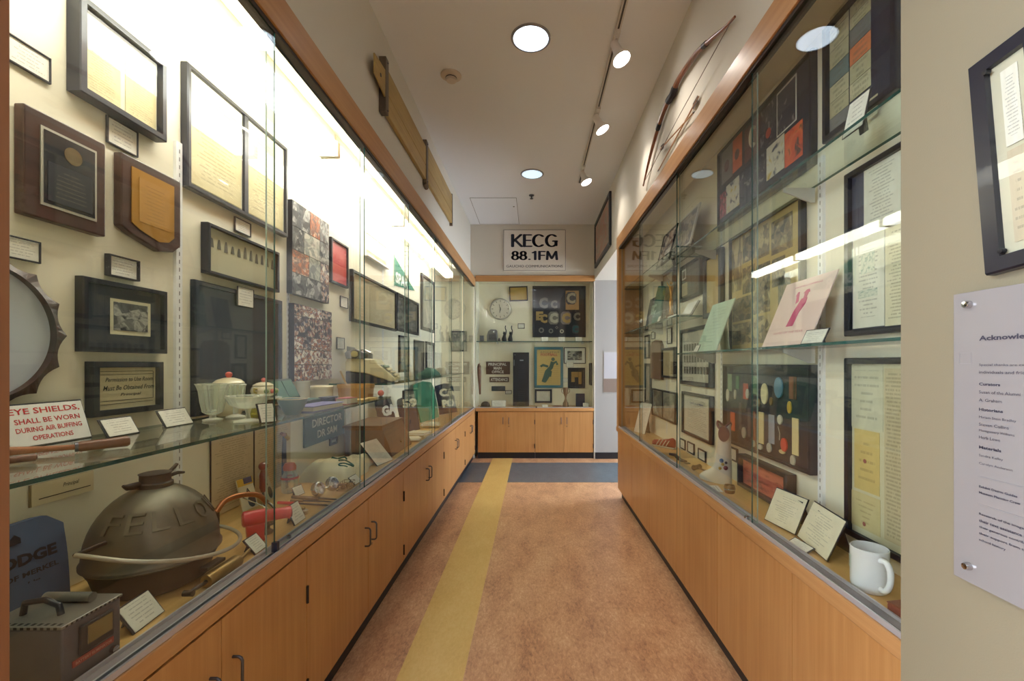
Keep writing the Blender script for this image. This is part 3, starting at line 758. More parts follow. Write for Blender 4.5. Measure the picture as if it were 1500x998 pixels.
# collages on canvas blocks
def collage(label, q, rows, cols, mats, side='L', t=.032, edge=BLACK, jit=.3, seed=1):
    D = {'L': DL, 'R': DR}[side]
    u0, u1, z0, z1 = rect(side, q, D-t); w, h = u1-u0, z1-z0
    r = thing('photo_collage', label, 'photo collage', wloc(side, (u0+u1)/2, D-.001, (z0+z1)/2), ROTZ[side])
    MB().box(-w/2, w/2, -t, 0, -h/2, h/2).build('board', edge, r)
    rnd = random.Random(seed); z = -h/2
    hs = [1+rnd.uniform(-jit, jit) for _ in range(rows)]; S = sum(hs)
    for i in range(rows):
        zz = z + hs[i]/S*h; x = -w/2
        ws = [1+rnd.uniform(-jit, jit) for _ in range(cols)]; T = sum(ws)
        for j in range(cols):
            xx = x + ws[j]/T*w
            MB().sheet(x+.002, xx-.002, z+.002, zz-.002, -t-.0015-.0006*rnd.random(), .0015).build('snapshot', rnd.choice(mats), r)
            x = xx
        z = zz
    return r
collage('upper canvas block of pasted black and white and colour photographs', (427.5, 294, 432, 481.5, 327, 443), 4, 3, [GREYP, BW, GREYP, COLP, BW, photo('orange_snapshot', [(120, 70, 50), (206, 116, 66), (90, 70, 70), (220, 180, 150)], 4)], seed=5)
collage('lower canvas block covered with crowded colour snapshots', (430.5, 445, 558, 485.5, 457, 556), 5, 4, [CROWD, COLP, CROWD], seed=9)
framed('L', 'framed_red_notice', 'small black frame around a bright red printed notice', 'framed notice', (486, 348, 414, 511, 361, 422), t=.025, bw=.014, pm=REDTEXT)
caption('L', 'small framed caption below the red notice', (499, 434, 450, 510, 436, 452))
caption('L', 'small upright framed caption behind the typewriter carriage', (494, 494.5, 512, 505, 494.5, 511.5))
r, w, h, lc = framed('L', 'landscape_photo', 'pale landscape photograph on a narrow white ledge', 'photograph', (536, 342, 373, 566, 360, 391), t=.012, bw=.003, fm=WHITE, pm=photo('pale_landscape', [(150, 130, 96), (214, 200, 170), (236, 230, 214)], 3, cells=0))
MB().box(-w/2-.02, w/2+.02, -.04, 0, -h/2-.018, -h/2-.004).build('ledge', WHITE, r)
# pennant
GREENF = M('green_felt', (70, 128, 110), .9)
u0, z0 = wall_uz('L', 577.5, 375, DL); _, zb = wall_uz('L', 577.5, 418, DL); u1, zt = wall_uz('L', 607, 426, DL)
r = thing('felt_pennant', 'pale green felt pennant with white letters high on the left panel', 'pennant', (-DL+.001, u0, zb), PI/2)
L_ = u1-u0; H_ = z0-zb
MB().prism([(0, 0), (L_, zt-zb), (0, H_)], -.004, 0).build('felt', GREENF, r)
lettering(r, 'SPAR', .04*L_, .62*L_, .12*H_, .5*H_, -.005, WHITEINK, .03, 0)
MB().box(-.012, 0, -.006, 0, -.01, H_+.01).build('binding', M('pale_green_binding', (160, 190, 172), .9), r)
framed('L', 'framed_wide_document', 'wide black frame with a large tan typed document above the typewriter', 'framed document', (517, 395, 474, 581.5, 427, 483), t=.03, bw=.022, pm=AGED)
framed('L', 'framed_dark_photo', 'dark glazed frame beside the tan document', 'framed photo', (583, 429, 486, 614, 444, 490), t=.03, bw=.03, pm=BWD)
r, w, h, lc = framed('L', 'framed_papers', 'tall dark frame with faint papers beyond the green pennant', 'framed document', (619, 402, 484, 637, 412, 487), t=.03, bw=.04, pm=GREYP)
framed('L', 'framed_portrait', 'narrow black framed grey portrait behind the typewriter keys', 'framed photo', (586, 492, 546, 600, 493, 545), t=.02, bw=.03, pm=GREYP)
framed('L', 'framed_portrait', 'narrow black framed portrait past the typewriter, darker of the pair', 'framed photo', (608, 498, 552, 622, 500, 550), t=.02, bw=.05, pm=BWD)
framed('B', 'framed_document', 'thin black frame of pale papers on the far end panel of the left case', 'framed document', (660, 684, 485, 515), D=6.844, t=.02, bw=.02, pm=GREYP)
framed('L', 'framed_document', 'slim dark framed paper low near the far corner of the left case', 'framed document', (625, 502, 545, 636, 501, 543), t=.02, bw=.04, pm=DOCW)
framed('L', 'framed_dark_photo', 'dark framed print low behind the white number patch', 'framed photo', (593, 570, 592, 619, 569, 588), t=.03, bw=.06, pm=GREYP)
# unframed papers low on the left panel
def sheet_on(name, label, side, q, mat, cat='document', t=.004, backing=None, group=None):
    D = {'L': DL, 'R': DR, 'B': DB}[side]
    u0, u1, z0, z1 = rect(side, q, D); w, h = u1-u0, z1-z0
    r = thing(name, label, cat, wloc(side, (u0+u1)/2, D-.001, (z0+z1)/2), ROTZ[side], group)
    MB().box(-w/2, w/2, -t, 0, -h/2, h/2).build('backing', backing or BLACK, r)
    MB().sheet(-w/2+.004, w/2, -h/2, h/2, -t-.0012, .001).build('paper', mat, r)
    return r, w, h
sheet_on('aged_document', 'aged brown typed sheet on the panel right of the domed metal pot', 'L', (307, 640, 755, 369, 622, 735), AGED)
sheet_on('aged_document', 'aged brown typed sheet on the panel behind the orange lidded jar', 'L', (371, 622, 735, 424, 612, 712), AGED)
r, w, h = sheet_on('cream_card', 'cream card lettered Principal low on the panel behind the shields sign', 'L', (41, 711, 743, 134.5, 690, 719), M('notice_paper'), backing=M('card_edge', (150, 130, 96), .6))
lettering(r, 'Principal', -.02*w, .24*w, .02*h, .26*h, -.0065, INK, .01, .25)
MB().box(-.38*w, .44*w, -.0062, -.0055, -.24*h, -.2*h).build('ruled_line', INK, r)
r, w, h = sheet_on('lettered_sign', 'teal sign board reading Director Dr Sam behind the folded sweater', 'L', (443.5, 613, 656, 502, 597, 636), M('teal_sign', (62, 92, 104), .5), cat='sign', t=.01, backing=M('teal_sign'))
lettering(r, 'DIRECTOR', -.34*w, .42*w, .08*h, .36*h, -.0125, WHITEINK, .02)
lettering(r, 'DR SAM', -.22*w, .28*w, -.32*h, -.05*h, -.0125, WHITEINK, .02)
framed('L', 'caption_card', 'small dark framed caption under the teal sign', 'caption card', (484, 642, 653, 495, 640, 650), t=.012, bw=.016, pm=WHITE, glaze=False)
sheet_on('white_card', 'tall white card with faint print behind the brown wooden box', 'L', (505, 600, 640, 524, 594, 632), M('white_card'), backing=M('white_card'))

# ------------------------------------------------------------------ right case: things on the back panel
r, w, h, lc = framed('R', 'framed_magazine_covers', 'large dark frame filled with colourful programme covers, top of the right case', 'framed print', (1050, 223, 345, 1187.5, 76, 232), t=.03, bw=.012, mm=M('navy_dark_mat', (36, 40, 66), .5))
GREYC = M('grey_cover', (128, 122, 126), .5); ORG = M('orange_cover', (232, 104, 60), .5, var=.15, vs=20); MAR = M('maroon_cover', (104, 48, 62), .5)
NVC = photo('navy_cover', [(40, 44, 70), (52, 58, 92), (44, 48, 74), (150, 150, 160)], 4, 3, cells=0); ROC = photo('sunset_cover', [(70, 50, 60), (226, 84, 58), (232, 96, 62), (240, 120, 70), (120, 80, 60)], 2.2, 3, cells=0)
WHC = photo('white_cover', [(60, 70, 110), (226, 222, 212), (232, 228, 218), (232, 228, 218), (216, 190, 80)], 2.6, 2, cells=0); PNK = photo('pink_cover', [(90, 40, 60), (206, 66, 100), (236, 160, 170)], 9)
for q, m_ in (((1057.5, 220, 272, 1073, 206, 257), GREYC), ((1073.5, 205, 257, 1087, 191, 240), ORG), ((1091, 188, 238, 1113, 172, 222), MAR), ((1114, 170, 222, 1135.5, 138, 204), NVC),
              ((1138, 138, 201, 1167, 107, 177), WHITE), ((1053, 288, 323, 1064, 278, 314), PNK), ((1064, 274, 314, 1083, 256, 300), WHC), ((1083.5, 262, 310, 1100, 238, 288), NVC),
              ((1101, 240, 285, 1122, 221, 262), NVC), ((1123, 219, 268, 1149, 194, 243), WHC), ((1149.5, 196, 248, 1176, 175, 226), ROC)):
    patch(r, lc, q, -.015, m_, 'programme_cover', .0014)
patch(r, lc, (1139.5, 141, 199, 1165.5, 111, 175.5), -.0164, NVC, 'cover_photo')
a = lc(1098, 205); c = lc(1110, 195)
MB().tube([(.5*(a[0]+c[0])+.03*math.cos(R(t))*1.0, -.0165, .5*(a[1]+c[1])+.05*math.sin(R(t))) for t in range(50, 320, 15)], .009, 6).build('cover_letter', M('cover_white', (222, 214, 200), .5), r)
for px, py, rr, mt in ((1065, 243, .035, MAR), (1080, 226, .03, MAR), (1126, 195, .025, M('cover_red', (200, 70, 60), .5))):
    p = lc(px, py)
    MB().lathe([(rr, 0), (rr*.6, .001), (rr*.55, .0005)], 18, 0, TR(p[0], -.0162, p[1], R(90))).build('cover_emblem', mt, r)
r, w, h, lc = framed('R', 'framed_tickets', 'tall dark frame of stacked coloured tickets beside the tan wall', 'framed print', (1204, 44, 203, 1312, -80, 140), t=.03, bw=.022, mm=M('navy_dark_mat'))
TK = [text_paper('ticket_%s' % n, c, (110, 106, 96), 3, .1, .4, .5) for n, c in (('buff', (196, 190, 160)), ('grey', (128, 130, 136)), ('orange', (222, 130, 88)), ('blue', (120, 140, 146)), ('cream', (206, 200, 172)))]
def ticket_col(x0, x1, tops, mats):
    for k in range(len(tops)-1):
        y0, y1 = tops[k], tops[k+1]; s = (x1-x0)*.62
        patch(r, lc, (x0, y0, y1-1, x1, y0-s, y1-1-s), -.0155, mats[k], 'ticket', .0014)
ticket_col(1216, 1243.5, [20, 46, 74, 100, 126, 150, 174, 198], [TK[0], TK[4], TK[0], TK[3], TK[4], TK[0], TK[1]])
ticket_col(1245.5, 1276, [-4, 22, 40, 68, 95, 122, 148], [TK[0], TK[0], TK[1], TK[2], TK[0], TK[4]])
ticket_col(1264, 1286, [152, 182], [TK[4]])
r, w, h, lc = framed('R', 'framed_document', 'upper black frame of pale typed sheets against the tan wall', 'framed document', (1236, 258, 493, 1345, 189, 484), t=.03, bw=.022, mm=M('slate_mat', (70, 72, 98), .5))
patch(r, lc, (1266, 246, 345, 1320, 214, 330), -.0155, DOCW, 'print'); patch(r, lc, (1250, 350, 481, 1296, 340, 478), -.0155, DOCW, 'print'); patch(r, lc, (1297, 330, 478, 1338, 318, 476), -.0155, DOC, 'print')
for q in ((1262, 375, 402, 1282, 365, 398), (1258, 428, 437, 1286, 420, 434)):
    patch(r, lc, q, -.0168, photo('green_sketch', [(150, 170, 160), (214, 216, 204), (220, 220, 208)], 5, cells=0), 'sketch')
r, w, h, lc = framed('R', 'framed_document', 'lower black frame of yellowed programmes behind the white mug', 'framed document', (1236, 524, 780, 1345, 524, 842), t=.03, bw=.022, mm=M('pale_doc_mat', (214, 206, 178), .6))
patch(r, lc, (1247, 535, 625, 1294, 535, 632), -.0155, text_paper('pale_sheet', (216, 212, 190), (120, 114, 104), 8, .1, .4, .3), 'print')
patch(r, lc, (1252, 628, 712, 1289, 634, 730), -.0155, text_paper('yellow_programme', (220, 194, 128), (150, 124, 84), 7, .16, .3, .3), 'print')
patch(r, lc, (1248, 716, 768, 1290, 734, 786), -.0155, text_paper('buff_programme', (214, 198, 152), (150, 124, 96), 7, .16, .3, .3), 'print')
patch(r, lc, (1296, 540, 792, 1338, 540, 808), -.0155, NEWS, 'print')
for px, py in ((1268, 676), (1267, 768)):
    p = lc(px, py); MB().lathe([(.008, 0), (.005, .0008)], 8, 0, TR(p[0], -.0172, p[1], R(90))).build('emblem', M('crest_red', (160, 90, 84), .6), r)
r, w, h, lc = framed('R', 'framed_clipping', 'large black frame of yellowed newspaper photographs behind the pink poster', 'framed print', (1067, 349, 515, 1172, 286, 513), t=.03, bw=.014, pm=M('clipping_mat', (204, 180, 124), .6, var=.08, vs=6))
for q in ((1073, 352, 428, 1087, 345, 425), (1088, 345, 385, 1106, 336, 380), (1107, 335, 380, 1127, 327, 374), (1130, 326, 371, 1161, 309, 366), (1088, 392, 430, 1106, 388, 428), (1108, 388, 428, 1128, 384, 426),
          (1073, 438, 470, 1100, 434, 470), (1102, 428, 460, 1128, 424, 458), (1140, 405, 460, 1158, 398, 460), (1073, 474, 505, 1100, 473, 505), (1102, 464, 503, 1128, 462, 503), (1131, 380, 420, 1150, 374, 418)):
    patch(r, lc, q, -.0148, SEP, 'clipping')
# medals
r, w, h, lc = framed('R', 'framed_medals', 'black shadow box of ribbons, medals and badges in the right case', 'medal display', (1058, 533, 645, 1185.5, 536, 697), t=.045, bw=.012, pm=M('medal_felt', (22, 25, 46), .85))
def pz(x, y):
    return lc(x, y)
def ribbon(x, yt, yb, wd, col, name='ribbon'):
    a, b = pz(x, yt), pz(x, yb); Y = DR*F/(x-CX); hw = wd*Y/F*.75
    m = MB(); n = 5
    for i in range(n):
        z0 = a[1]+(b[1]-a[1])*i/n; z1 = a[1]+(b[1]-a[1])*(i+1)/n
    m.prism([(a[0]-hw, a[1]), (a[0]+hw, a[1]), (b[0]+hw, b[1]), (b[0]-hw, b[1])], -.026, -.0225)
    return m.build(name, M(col[0], col[1], .7), r)
def disc(x, y, rx, rz, col, name='medal', metal=0):
    p = pz(x, y); Y = DR*F/(x-CX)
    pts = [(p[0]+rx*Y/F*math.cos(2*PI*k/16), p[1]+rz*Y/F*math.sin(2*PI*k/16)) for k in range(16)]
    return MB().prism(pts, -.03, -.0225).build(name, M(col[0], col[1], .4, metal), r, bevel=.002)
GR = ('ribbon_green', (70, 120, 84)); RD = ('ribbon_red', (190, 66, 56)); CRM = ('ribbon_cream', (226, 208, 160)); BLU = ('ribbon_grey_blue', (150, 160, 182)); SIL = ('silver_medal', (190, 188, 180))
WH_ = ('badge_white', (222, 220, 208))
ribbon(1070, 548, 573, 8, ('ribbon_pale_green', (140, 166, 140))); ribbon(1081, 551, 570, 6, GR); ribbon(1093, 562, 585, 9, RD); ribbon(1107, 551, 578, 9, GR)
ribbon(1162, 552, 585, 11, ('ribbon_bronze_red', (150, 92, 66))); ribbon(1165, 552, 585, 3, GR)
disc(1067, 579, 4, 9, WH_); disc(1078, 578, 3, 7, WH_); disc(1096, 577, 4, 7, SIL); disc(1121, 577, 9, 15, ('badge_cream', (232, 226, 186)), 'badge'); disc(1142, 568, 11, 15, ('badge_blue', (86, 140, 176)), 'badge')
disc(1158, 597, 5, 9, ('gold_medal', (214, 176, 64)), 'medal', .3); disc(1112, 590, 4, 6, ('brass_medal', (150, 120, 70)), 'medal', .4); disc(1131, 588, 4, 6, ('brass_medal', (150, 120, 70)), 'medal', .4)
ribbon(1074, 604, 631, 9, ('ribbon_orange', (216, 92, 60))); ribbon(1085, 590, 630, 5, ('ribbon_dark', (92, 80, 84))); ribbon(1098, 598, 640, 5, ('ribbon_dark', (92, 80, 84))); ribbon(1105, 603, 645, 5, ('ribbon_rust', (150, 84, 66)))
ribbon(1116, 604, 650, 9, CRM); ribbon(1131, 608, 650, 10, BLU); ribbon(1166, 613, 667, 10, CRM)
disc(1091, 634, 6, 8, ('badge_grey', (190, 184, 172)), 'badge'); disc(1105, 650, 4, 5, SIL); disc(1115, 655, 6, 4, SIL); disc(1128, 656, 6, 7, SIL); disc(1163, 675, 6, 8, SIL)
disc(1150, 652, 8, 10, ('badge_red', (206, 56, 50)), 'badge'); disc(1144, 615, 6, 7, WH_, 'badge'); disc(1147, 662, 7, 3, CRM, 'badge')
p = pz(1141, 625); q = pz(1143, 645)
MB().tube([(p[0], -.026, p[1]), (q[0]+.004, -.026, .5*(p[1]+q[1])), (q[0], -.026, q[1])], .002, 6).build('chain', M('silver_medal'), r)
r, w, h, lc = framed('R', 'framed_red_picture', 'long black frame with a reddish picture under the medal display', 'framed photo', (1079.5, 664, 707, 1151, 696, 757), t=.05, bw=.018, pm=photo('reddish_print', [(150, 84, 70), (206, 110, 92), (214, 120, 100), (196, 92, 84)], 4, cells=0))
framed('R', 'caption_card', 'black framed caption between the white boot and the red picture', 'caption card', (1066, 653, 671, 1079, 658, 679), t=.012, bw=.008, pm=CARD, glaze=False)
# frames further along the right panel
r, w, h, lc = framed('R', 'framed_photo', 'black frame holding one tiny photo and typed text above the open book', 'framed document', (995, 393, 440, 1025, 373, 435), t=.03, bw=.022, mm=M('grey_mat', (96, 94, 98), .6))
patch(r, lc, (999, 397, 411, 1005, 394, 409), -.0155, WHITE, 'print'); patch(r, lc, (1000, 399, 409, 1004, 397, 407), -.017, BW, 'tiny_photo'); patch(r, lc, (999, 416, 434, 1007, 414, 433), -.0155, DOC, 'print'); patch(r, lc, (1008, 392, 434, 1020, 385, 432), -.0155, text_paper('grey_sheet', (120, 116, 116), (80, 78, 84), 12, .05, .6, .4), 'print')
framed('R', 'framed_tan_print', 'tall black frame with a tan print, left of the newspaper clippings', 'framed print', (1029.5, 378, 465, 1055, 361, 463), t=.03, bw=.03, pm=M('tan_print', (200, 172, 108), .6, var=.15, vs=6))
framed('R', 'framed_portrait', 'slim black frame of a pale print behind the gold trophy', 'framed print', (968, 403, 470, 986, 392, 468), t=.03, bw=.025, pm=GREYP)
r, w, h, lc = framed('R', 'framed_class_photo', 'wide black frame with rows of tiny portraits beside the green paper', 'framed photo', (995, 480, 562, 1040.5, 478, 569), t=.03, bw=.03, pm=M('pale_print', (220, 216, 206), .5))
random.seed(11)
pm_ = MB()
for i in range(3):
    for j in range(9):
        x = -.38*w + j*.09*w; z = -.3*h + i*.2*h
        pm_.box(x, x+.06*w, -.0172, -.0160, z, z+.12*h)
pm_.build('tiny_portraits', M('portrait_grey', (96, 92, 92), .6), r)
r, w, h, lc = framed('R', 'framed_certificate', 'black framed certificate with blue heading low in the right case', 'framed certificate', (998, 574, 634, 1040, 580, 651), t=.03, bw=.02, pm=DOCW)
lettering(r, 'Certificate of Merit', -.24*w, .22*w, .24*h, .29*h, -.0145, M('blue_heading', (86, 96, 150), .6), .01)
for i, (q, s) in enumerate((((995.5, 642, 656, 1003, 645, 660), 'first'), ((1006.5, 647, 662, 1016, 650, 667), 'second'), ((1022, 657, 672, 1033, 661, 678), 'third and nearest'))):
    caption('R', '%s of three small caption cards under the blue headed certificate' % s, q, t=.01, bw=.008)
caption('R', 'small upright caption high behind the glass pane edge, right case far bay', (977, 481, 504, 983.5, 480, 504), bw=.008)
caption('R', 'tiny pale caption beside the arched plaque in the right case', (954, 486, 497, 959, 486, 497), bw=.008)
r, w, h, lc = framed('R', 'framed_double_photo', 'thin dark frame with two grey photos above the red shoe', 'framed photo', (954, 570, 608, 988.5, 574, 622), t=.025, bw=.014, mm=WHITE)
for a, b in ((-.45, -.03), (.02, .45)): MB().sheet(a*w, b*w, -.44*h, .42*h, -.0135, .001).build('print', GREYP, r)
MB().box(-.025*w, .0*w, -.02, -.0125, -.46*h, .46*h).build('divider', BLACK, r)
framed('R', 'framed_brown_document', 'black frame with a brown aged document beside the arched plaque', 'framed document', (968.5, 510, 552, 987, 509, 556), t=.025, bw=.02, pm=AGED)
r, w, h = plaque('arched_plaque', 'arched brown wooden plaque at the far end of the right case', (952.5, 499, 554, 968, 497, 557), [(-.5,-.5),(.5,-.5),(.5,.34),(.36,.46),(0,.5),(-.36,.46),(-.5,.34)], None, side='R', wd=wood('mid_brown_plaque', (112, 84, 66), (140, 108, 84), 'z'))
framed('R', 'framed_strip', 'narrow black framed white paper near the far end of the right case', 'framed document', (944, 492, 525, 950, 490, 526), t=.02, bw=.015, pm=DOCW)
framed('R', 'framed_strip', 'narrow black framed dark print below the narrow white paper', 'framed print', (944, 533, 589, 952, 532, 592), t=.02, bw=.03, pm=GREYP)

# ------------------------------------------------------------------ end case: things on the back panel
r = thing('wall_clock', 'round silver wall clock in the far end case', 'clock', ((733-CX)*7.32/F, 7.329, EYE-(453-CY)*7.32/F), 0)
cr = .178
MB().lathe([(cr, 0), (cr, .03), (cr-.008, .04), (cr-.022, .038), (cr-.024, .025)], 48, 0, TR(0, 0, 0, R(90)), cap=False).build('rim', M('silver_rim', (170, 168, 164), .3, .8), r, smooth=True)
MB().lathe([(cr-.02, .0), (cr-.02, .024), (0, .024)], 48, 0, TR(0, 0, 0, R(90))).build('dial', M('silver_dial', (200, 196, 186), .35, .5), r, smooth=True)
mk = MB()
for k in range(12):
    mk.box(-.004, .004, -.0255, -.0242, cr*.66, cr*.82, 0, TR(0, 0, 0, 0, R(30*k)))
mk.build('hour_marks', INK, r)
MB().prism([(-.006, -.02), (.006, -.02), (.003, .085), (-.003, .085)], -.028, -.0265, 0, TR(0, 0, 0, 0, R(-15))).build('minute_hand', INK, r)
MB().prism([(-.007, -.02), (.007, -.02), (.004, .065), (-.004, .065)], -.0305, -.029, 0, TR(0, 0, 0, 0, R(190))).build('hour_hand', INK, r)
framed('B', 'framed_certificate', 'small tilted black frame with a yellow certificate right of the clock', 'framed certificate', (746, 773, 419.5, 441), t=.025, bw=.018, pm=text_paper('yellow_certificate', (206, 170, 88), (150, 120, 64), 8, .14, .4, .25), tilt=R(-2))
caption('B', 'small framed caption right of the clock in the end case', (758.5, 768.5, 474, 481.5), bw=.01)
r, w, h, lc = framed('B', 'letter_board', 'large navy display of varsity letter C patches in the end case', 'patch display', (780, 858, 419, 494), t=.04, bw=.02, pm=M('navy_felt', (20, 23, 42), .8))
def patch_letter(s, cx, cyy, hh, col, bold=.06, backing=None, bs=1.25):
    p = lc(cx, cyy); H2 = hh*7.3/F/2; W2 = H2*.82
    if backing: MB().prism([(p[0]+W2*bs*a, p[1]+H2*bs*b) for a, b in ((-.6,-1),(.6,-1),(1,-.6),(1,.6),(.6,1),(-.6,1),(-1,.6),(-1,-.6))], -.024, -.0185).build('patch_backing', backing, r)
    lettering(r, s, p[0]-W2, p[0]+W2, p[1]-H2, p[1]+H2, -.026, col, bold, name='letter_patch', ext=.6)
gy = M('patch_grey', (122, 118, 116), .8); yl = M('patch_yellow', (182, 154, 98), .8); wt = M('patch_white', (188, 184, 174), .8); bg = M('patch_dark', (70, 70, 84), .8); te = M('patch_teal', (44, 96, 108), .8)
p0, p1 = lc(828.5, 426), lc(848, 454)
MB().box(p0[0], p1[0], -.022, -.0185, p1[1], p0[1]).build('tan_card', M('tan_backing', (190, 150, 102), .7), r)
patch_letter('C', 796, 444, 16, gy); patch_letter('C', 811.5, 446, 12, gy); patch_letter('C', 836.5, 437, 16, M('patch_cream_edge', (188, 176, 156), .8), .05, bg, 1.15)
patch_letter('E', 790.5, 463, 13, yl); patch_letter('C', 796.5, 467, 13, yl)
patch_letter('C', 811, 466, 15, wt, .08, gy); patch_letter('C', 829, 466, 15, yl, .08, M('patch_mauve', (130, 118, 124), .8)); patch_letter('C', 845, 464, 12, gy)
patch_letter('C', 843, 482.5, 10, te, .05, bg); 
for x, y, s, m_ in ((793, 484, 8, gy), (807, 485, 7, gy), (815.5, 480, 5, gy), (823, 485.5, 6, wt)):
    p = lc(x, y); q_ = s*7.3/F/2
    MB().lathe([(q_*.5, 0), (q_, .0), (q_, .004), (q_*.5, .004)], 12 if s != 5 else 4, 0, TR(p[0], -.019, p[1], R(90)), cap=False).build('badge', m_, r)
# lettered signs
def sign(name, label, side, q, mat, lines, ink, t=.02, cat='sign', border=None):
    D = {'L': DL, 'R': DR, 'B': DB}[side]
    u0, u1, z0, z1 = rect(side, q, D-t); w, h = u1-u0, z1-z0
    r = thing(name, label, cat, wloc(side, (u0+u1)/2, D-.001, (z0+z1)/2), ROTZ[side])
    MB().box(-w/2, w/2, -t, 0, -h/2, h/2).build('board', mat, r, bevel=.004)
    for s, a, b, c, d in lines: lettering(r, s, a*w, b*w, c*h, d*h, -t-.001, ink, .02)
    return r, w, h
SIGNB = M('brown_sign', (84, 58, 46), .45)
sign('lettered_sign', 'brown sign reading Principal Main Office in the end case', 'B', (712, 747, 530, 548.5), SIGNB, [('PRINCIPAL', -.40, .36, .18, .4), ('MAIN', -.18, .15, -.13, .09), ('OFFICE', -.26, .24, -.42, -.2)], WHITEINK)
sign('lettered_sign', 'narrow brown sign reading Attendance in the end case', 'B', (717, 745.5, 552.5, 560), SIGNB, [('ATTENDANCE', -.44, .44, -.3, .3)], WHITEINK)
sign('blank_plate', 'dark slate blue plate under the Attendance sign', 'B', (720, 740, 566, 573), M('slate_plate', (52, 62, 76), .5), [], WHITEINK, cat='plate')
caption('B', 'small framed caption beside the slate blue plate', (740, 749.5, 572, 577.5), bw=.008)
r, w, h, lc = framed('B', 'football_poster', 'yellow football player poster in a teal frame', 'framed poster', (782.6, 825, 508.5, 568.5), t=.03, bw=.045, fm=M('teal_frame', (48, 102, 118), .45), pm=M('poster_yellow', (206, 176, 108), .6, var=.06))
lettering(r, 'ATHLETICS', -.30*w, .36*w, .36*h, .39*h, -.0145, M('poster_dark', (70, 60, 56), .6))
lettering(r, 'FOOTBALL', -.28*w, .3*w, .28*h, .35*h, -.0145, M('poster_red', (170, 70, 52), .6), .03)
ps = MB()
for pts, rr in (([(-.18, -.36), (-.06, -.1), (.08, .0), (.14, .14)], .035), ([(.02, -.22), (.06, -.08)], .03), ([(.12, .08), (.26, .14), (.3, .06)], .02), ([(-.02, .02), (-.2, .06), (-.28, .02)], .02), ([(-.14, -.34), (.02, -.16)], .03)):
    ps.tube([(a*w, -.0145, b*h) for a, b in pts], rr, 6)
X_ = Matrix.Diagonal((1, .05, 1, 1)); ps.v = [(v[0], -.0148 + (v[1]+.0145)*.03, v[2]) for v in ps.v]
ps.ball(.03, (0, 0, 0), 10, 1, 0, TR(.15*w, -.0146, .2*h) @ Matrix.Diagonal((1, .03, 1, 1)))
ps.build('player_figure', M('poster_green_ink', (58, 88, 76), .6), r)
lines = MB()
for k in range(9): lines.box(-.36*w, .36*w, -.0142, -.0138, (-.38+.05*k)*h, (-.375+.05*k)*h)
lines.build('printed_lines', M('poster_line', (150, 120, 70), .6), r)
framed('B', 'framed_photo', 'thin framed black and white photo with white mat, upper right of the end case', 'framed photo', (826, 858, 509, 533), t=.025, bw=.012, mm=WHITE, pm=BW, mw=.05)
caption('B', 'white caption card between the matted photo and dark frame in the end case', (829.5, 840, 530, 538), D=DB-.027, t=.006, bw=.003)
r, w, h, lc = framed('B', 'framed_medals', 'black frame with two gold ribbons, right of the poster', 'framed print', (832, 857, 539, 569), t=.03, bw=.028, pm=M('dark_felt', (44, 42, 52), .8))
for a, b, c, d in ((-.3, -.1, -.2, .3), (.12, .3, -.3, .3), (-.12, .1, .04, .3)): MB().box(a*w, b*w, -.017, -.0142, c*h, d*h).build('ribbon', M('gold_ribbon', (186, 146, 84), .6), r)
framed('B', 'framed_certificate', 'dark framed white certificate under the football poster', 'framed certificate', (783.5, 808.5, 570.5, 590.5), t=.03, bw=.03, pm=DOCW)
sr = thing('side_picture', 'narrow dark framed picture on the right side of the end case', 'framed picture', (.931, 7.12, EYE-(548-CY)*7.12/F), -PI/2)
MB().ring(.26, .36, .02, -.018, -.001).build('frame', BLACK, sr); MB().sheet(-.12, .12, -.17, .17, -.008, .003).build('print', BWD, sr)

# ------------------------------------------------------------------ above the cases
r = thing('station_sign', 'white KECG 88.1 FM sign on the far wall', 'sign', ((783-CX)*6.88/F, 6.899, EYE-(366.5-CY)*6.88/F))
sw, shh = .99, .655
MB().box(-sw/2, sw/2, -.014, 0, -shh/2, shh/2).build('board', M('sign_white', (226, 220, 210), .5), r, bevel=.004)
mb = MB(); bd = .008
mb.ring(sw-.01, shh-.01, .006, -.0152, -.0142); mb.build('border', M('sign_border', (120, 112, 108), .6), r)
def arc(cx, cz, rx, rz, a0, a1, n=16): return [(cx+rx*math.cos(R(a0+(a1-a0)*k/n)), cz+rz*math.sin(R(a0+(a1-a0)*k/n))) for k in range(n+1)]
G = {'K': (.86, [[(.1,0),(.1,1)], [(.78,1),(.14,.42)], [(.3,.56),(.84,0)]]),
     'E': (.66, [[(.1,0),(.1,1)], [(.1,.985),(.62,.985)], [(.1,.52),(.56,.52)], [(.1,.015),(.64,.015)]]),
     'C': (.95, [arc(.52,.5,.44,.5,48,312)]),
     'G': (1.0, [arc(.52,.5,.44,.5,48,318), [(.86,.08),(.86,.46)], [(.66,.46),(.9,.46)]]),
     '8': (.66, [arc(.33,.75,.22,.24,0,360), arc(.33,.26,.27,.27,0,360)]),
     '.': (.3, [[(.15,.03),(.16,.03)]]),
     '1': (.5, [[(.3,0),(.3,1)], [(.3,.97),(.08,.84)]]),
     'F': (.62, [[(.1,0),(.1,1)], [(.1,.985),(.58,.985)], [(.1,.52),(.54,.52)]]),
     'M': (1.1, [[(.1,0),(.16,1)], [(.16,1),(.54,.12)], [(.54,.12),(.94,1)], [(.94,1),(1.02,0)]])}
def penline(s, x0, x1, z, h, rx, rz):
    gp = .10; tot = sum(G[c][0]+gp for c in s)-gp; k = (x1-x0)/tot; x = x0
    for c in s:
        mb = MB(); pen(mb, G[c][1], x, z, k, h, -.0165, rx, rz)
        mb.build('letter', NAVYINK, r); x += (G[c][0]+gp)*k
penline('KECG', -.365, .365, .058, .185, .025, .010)
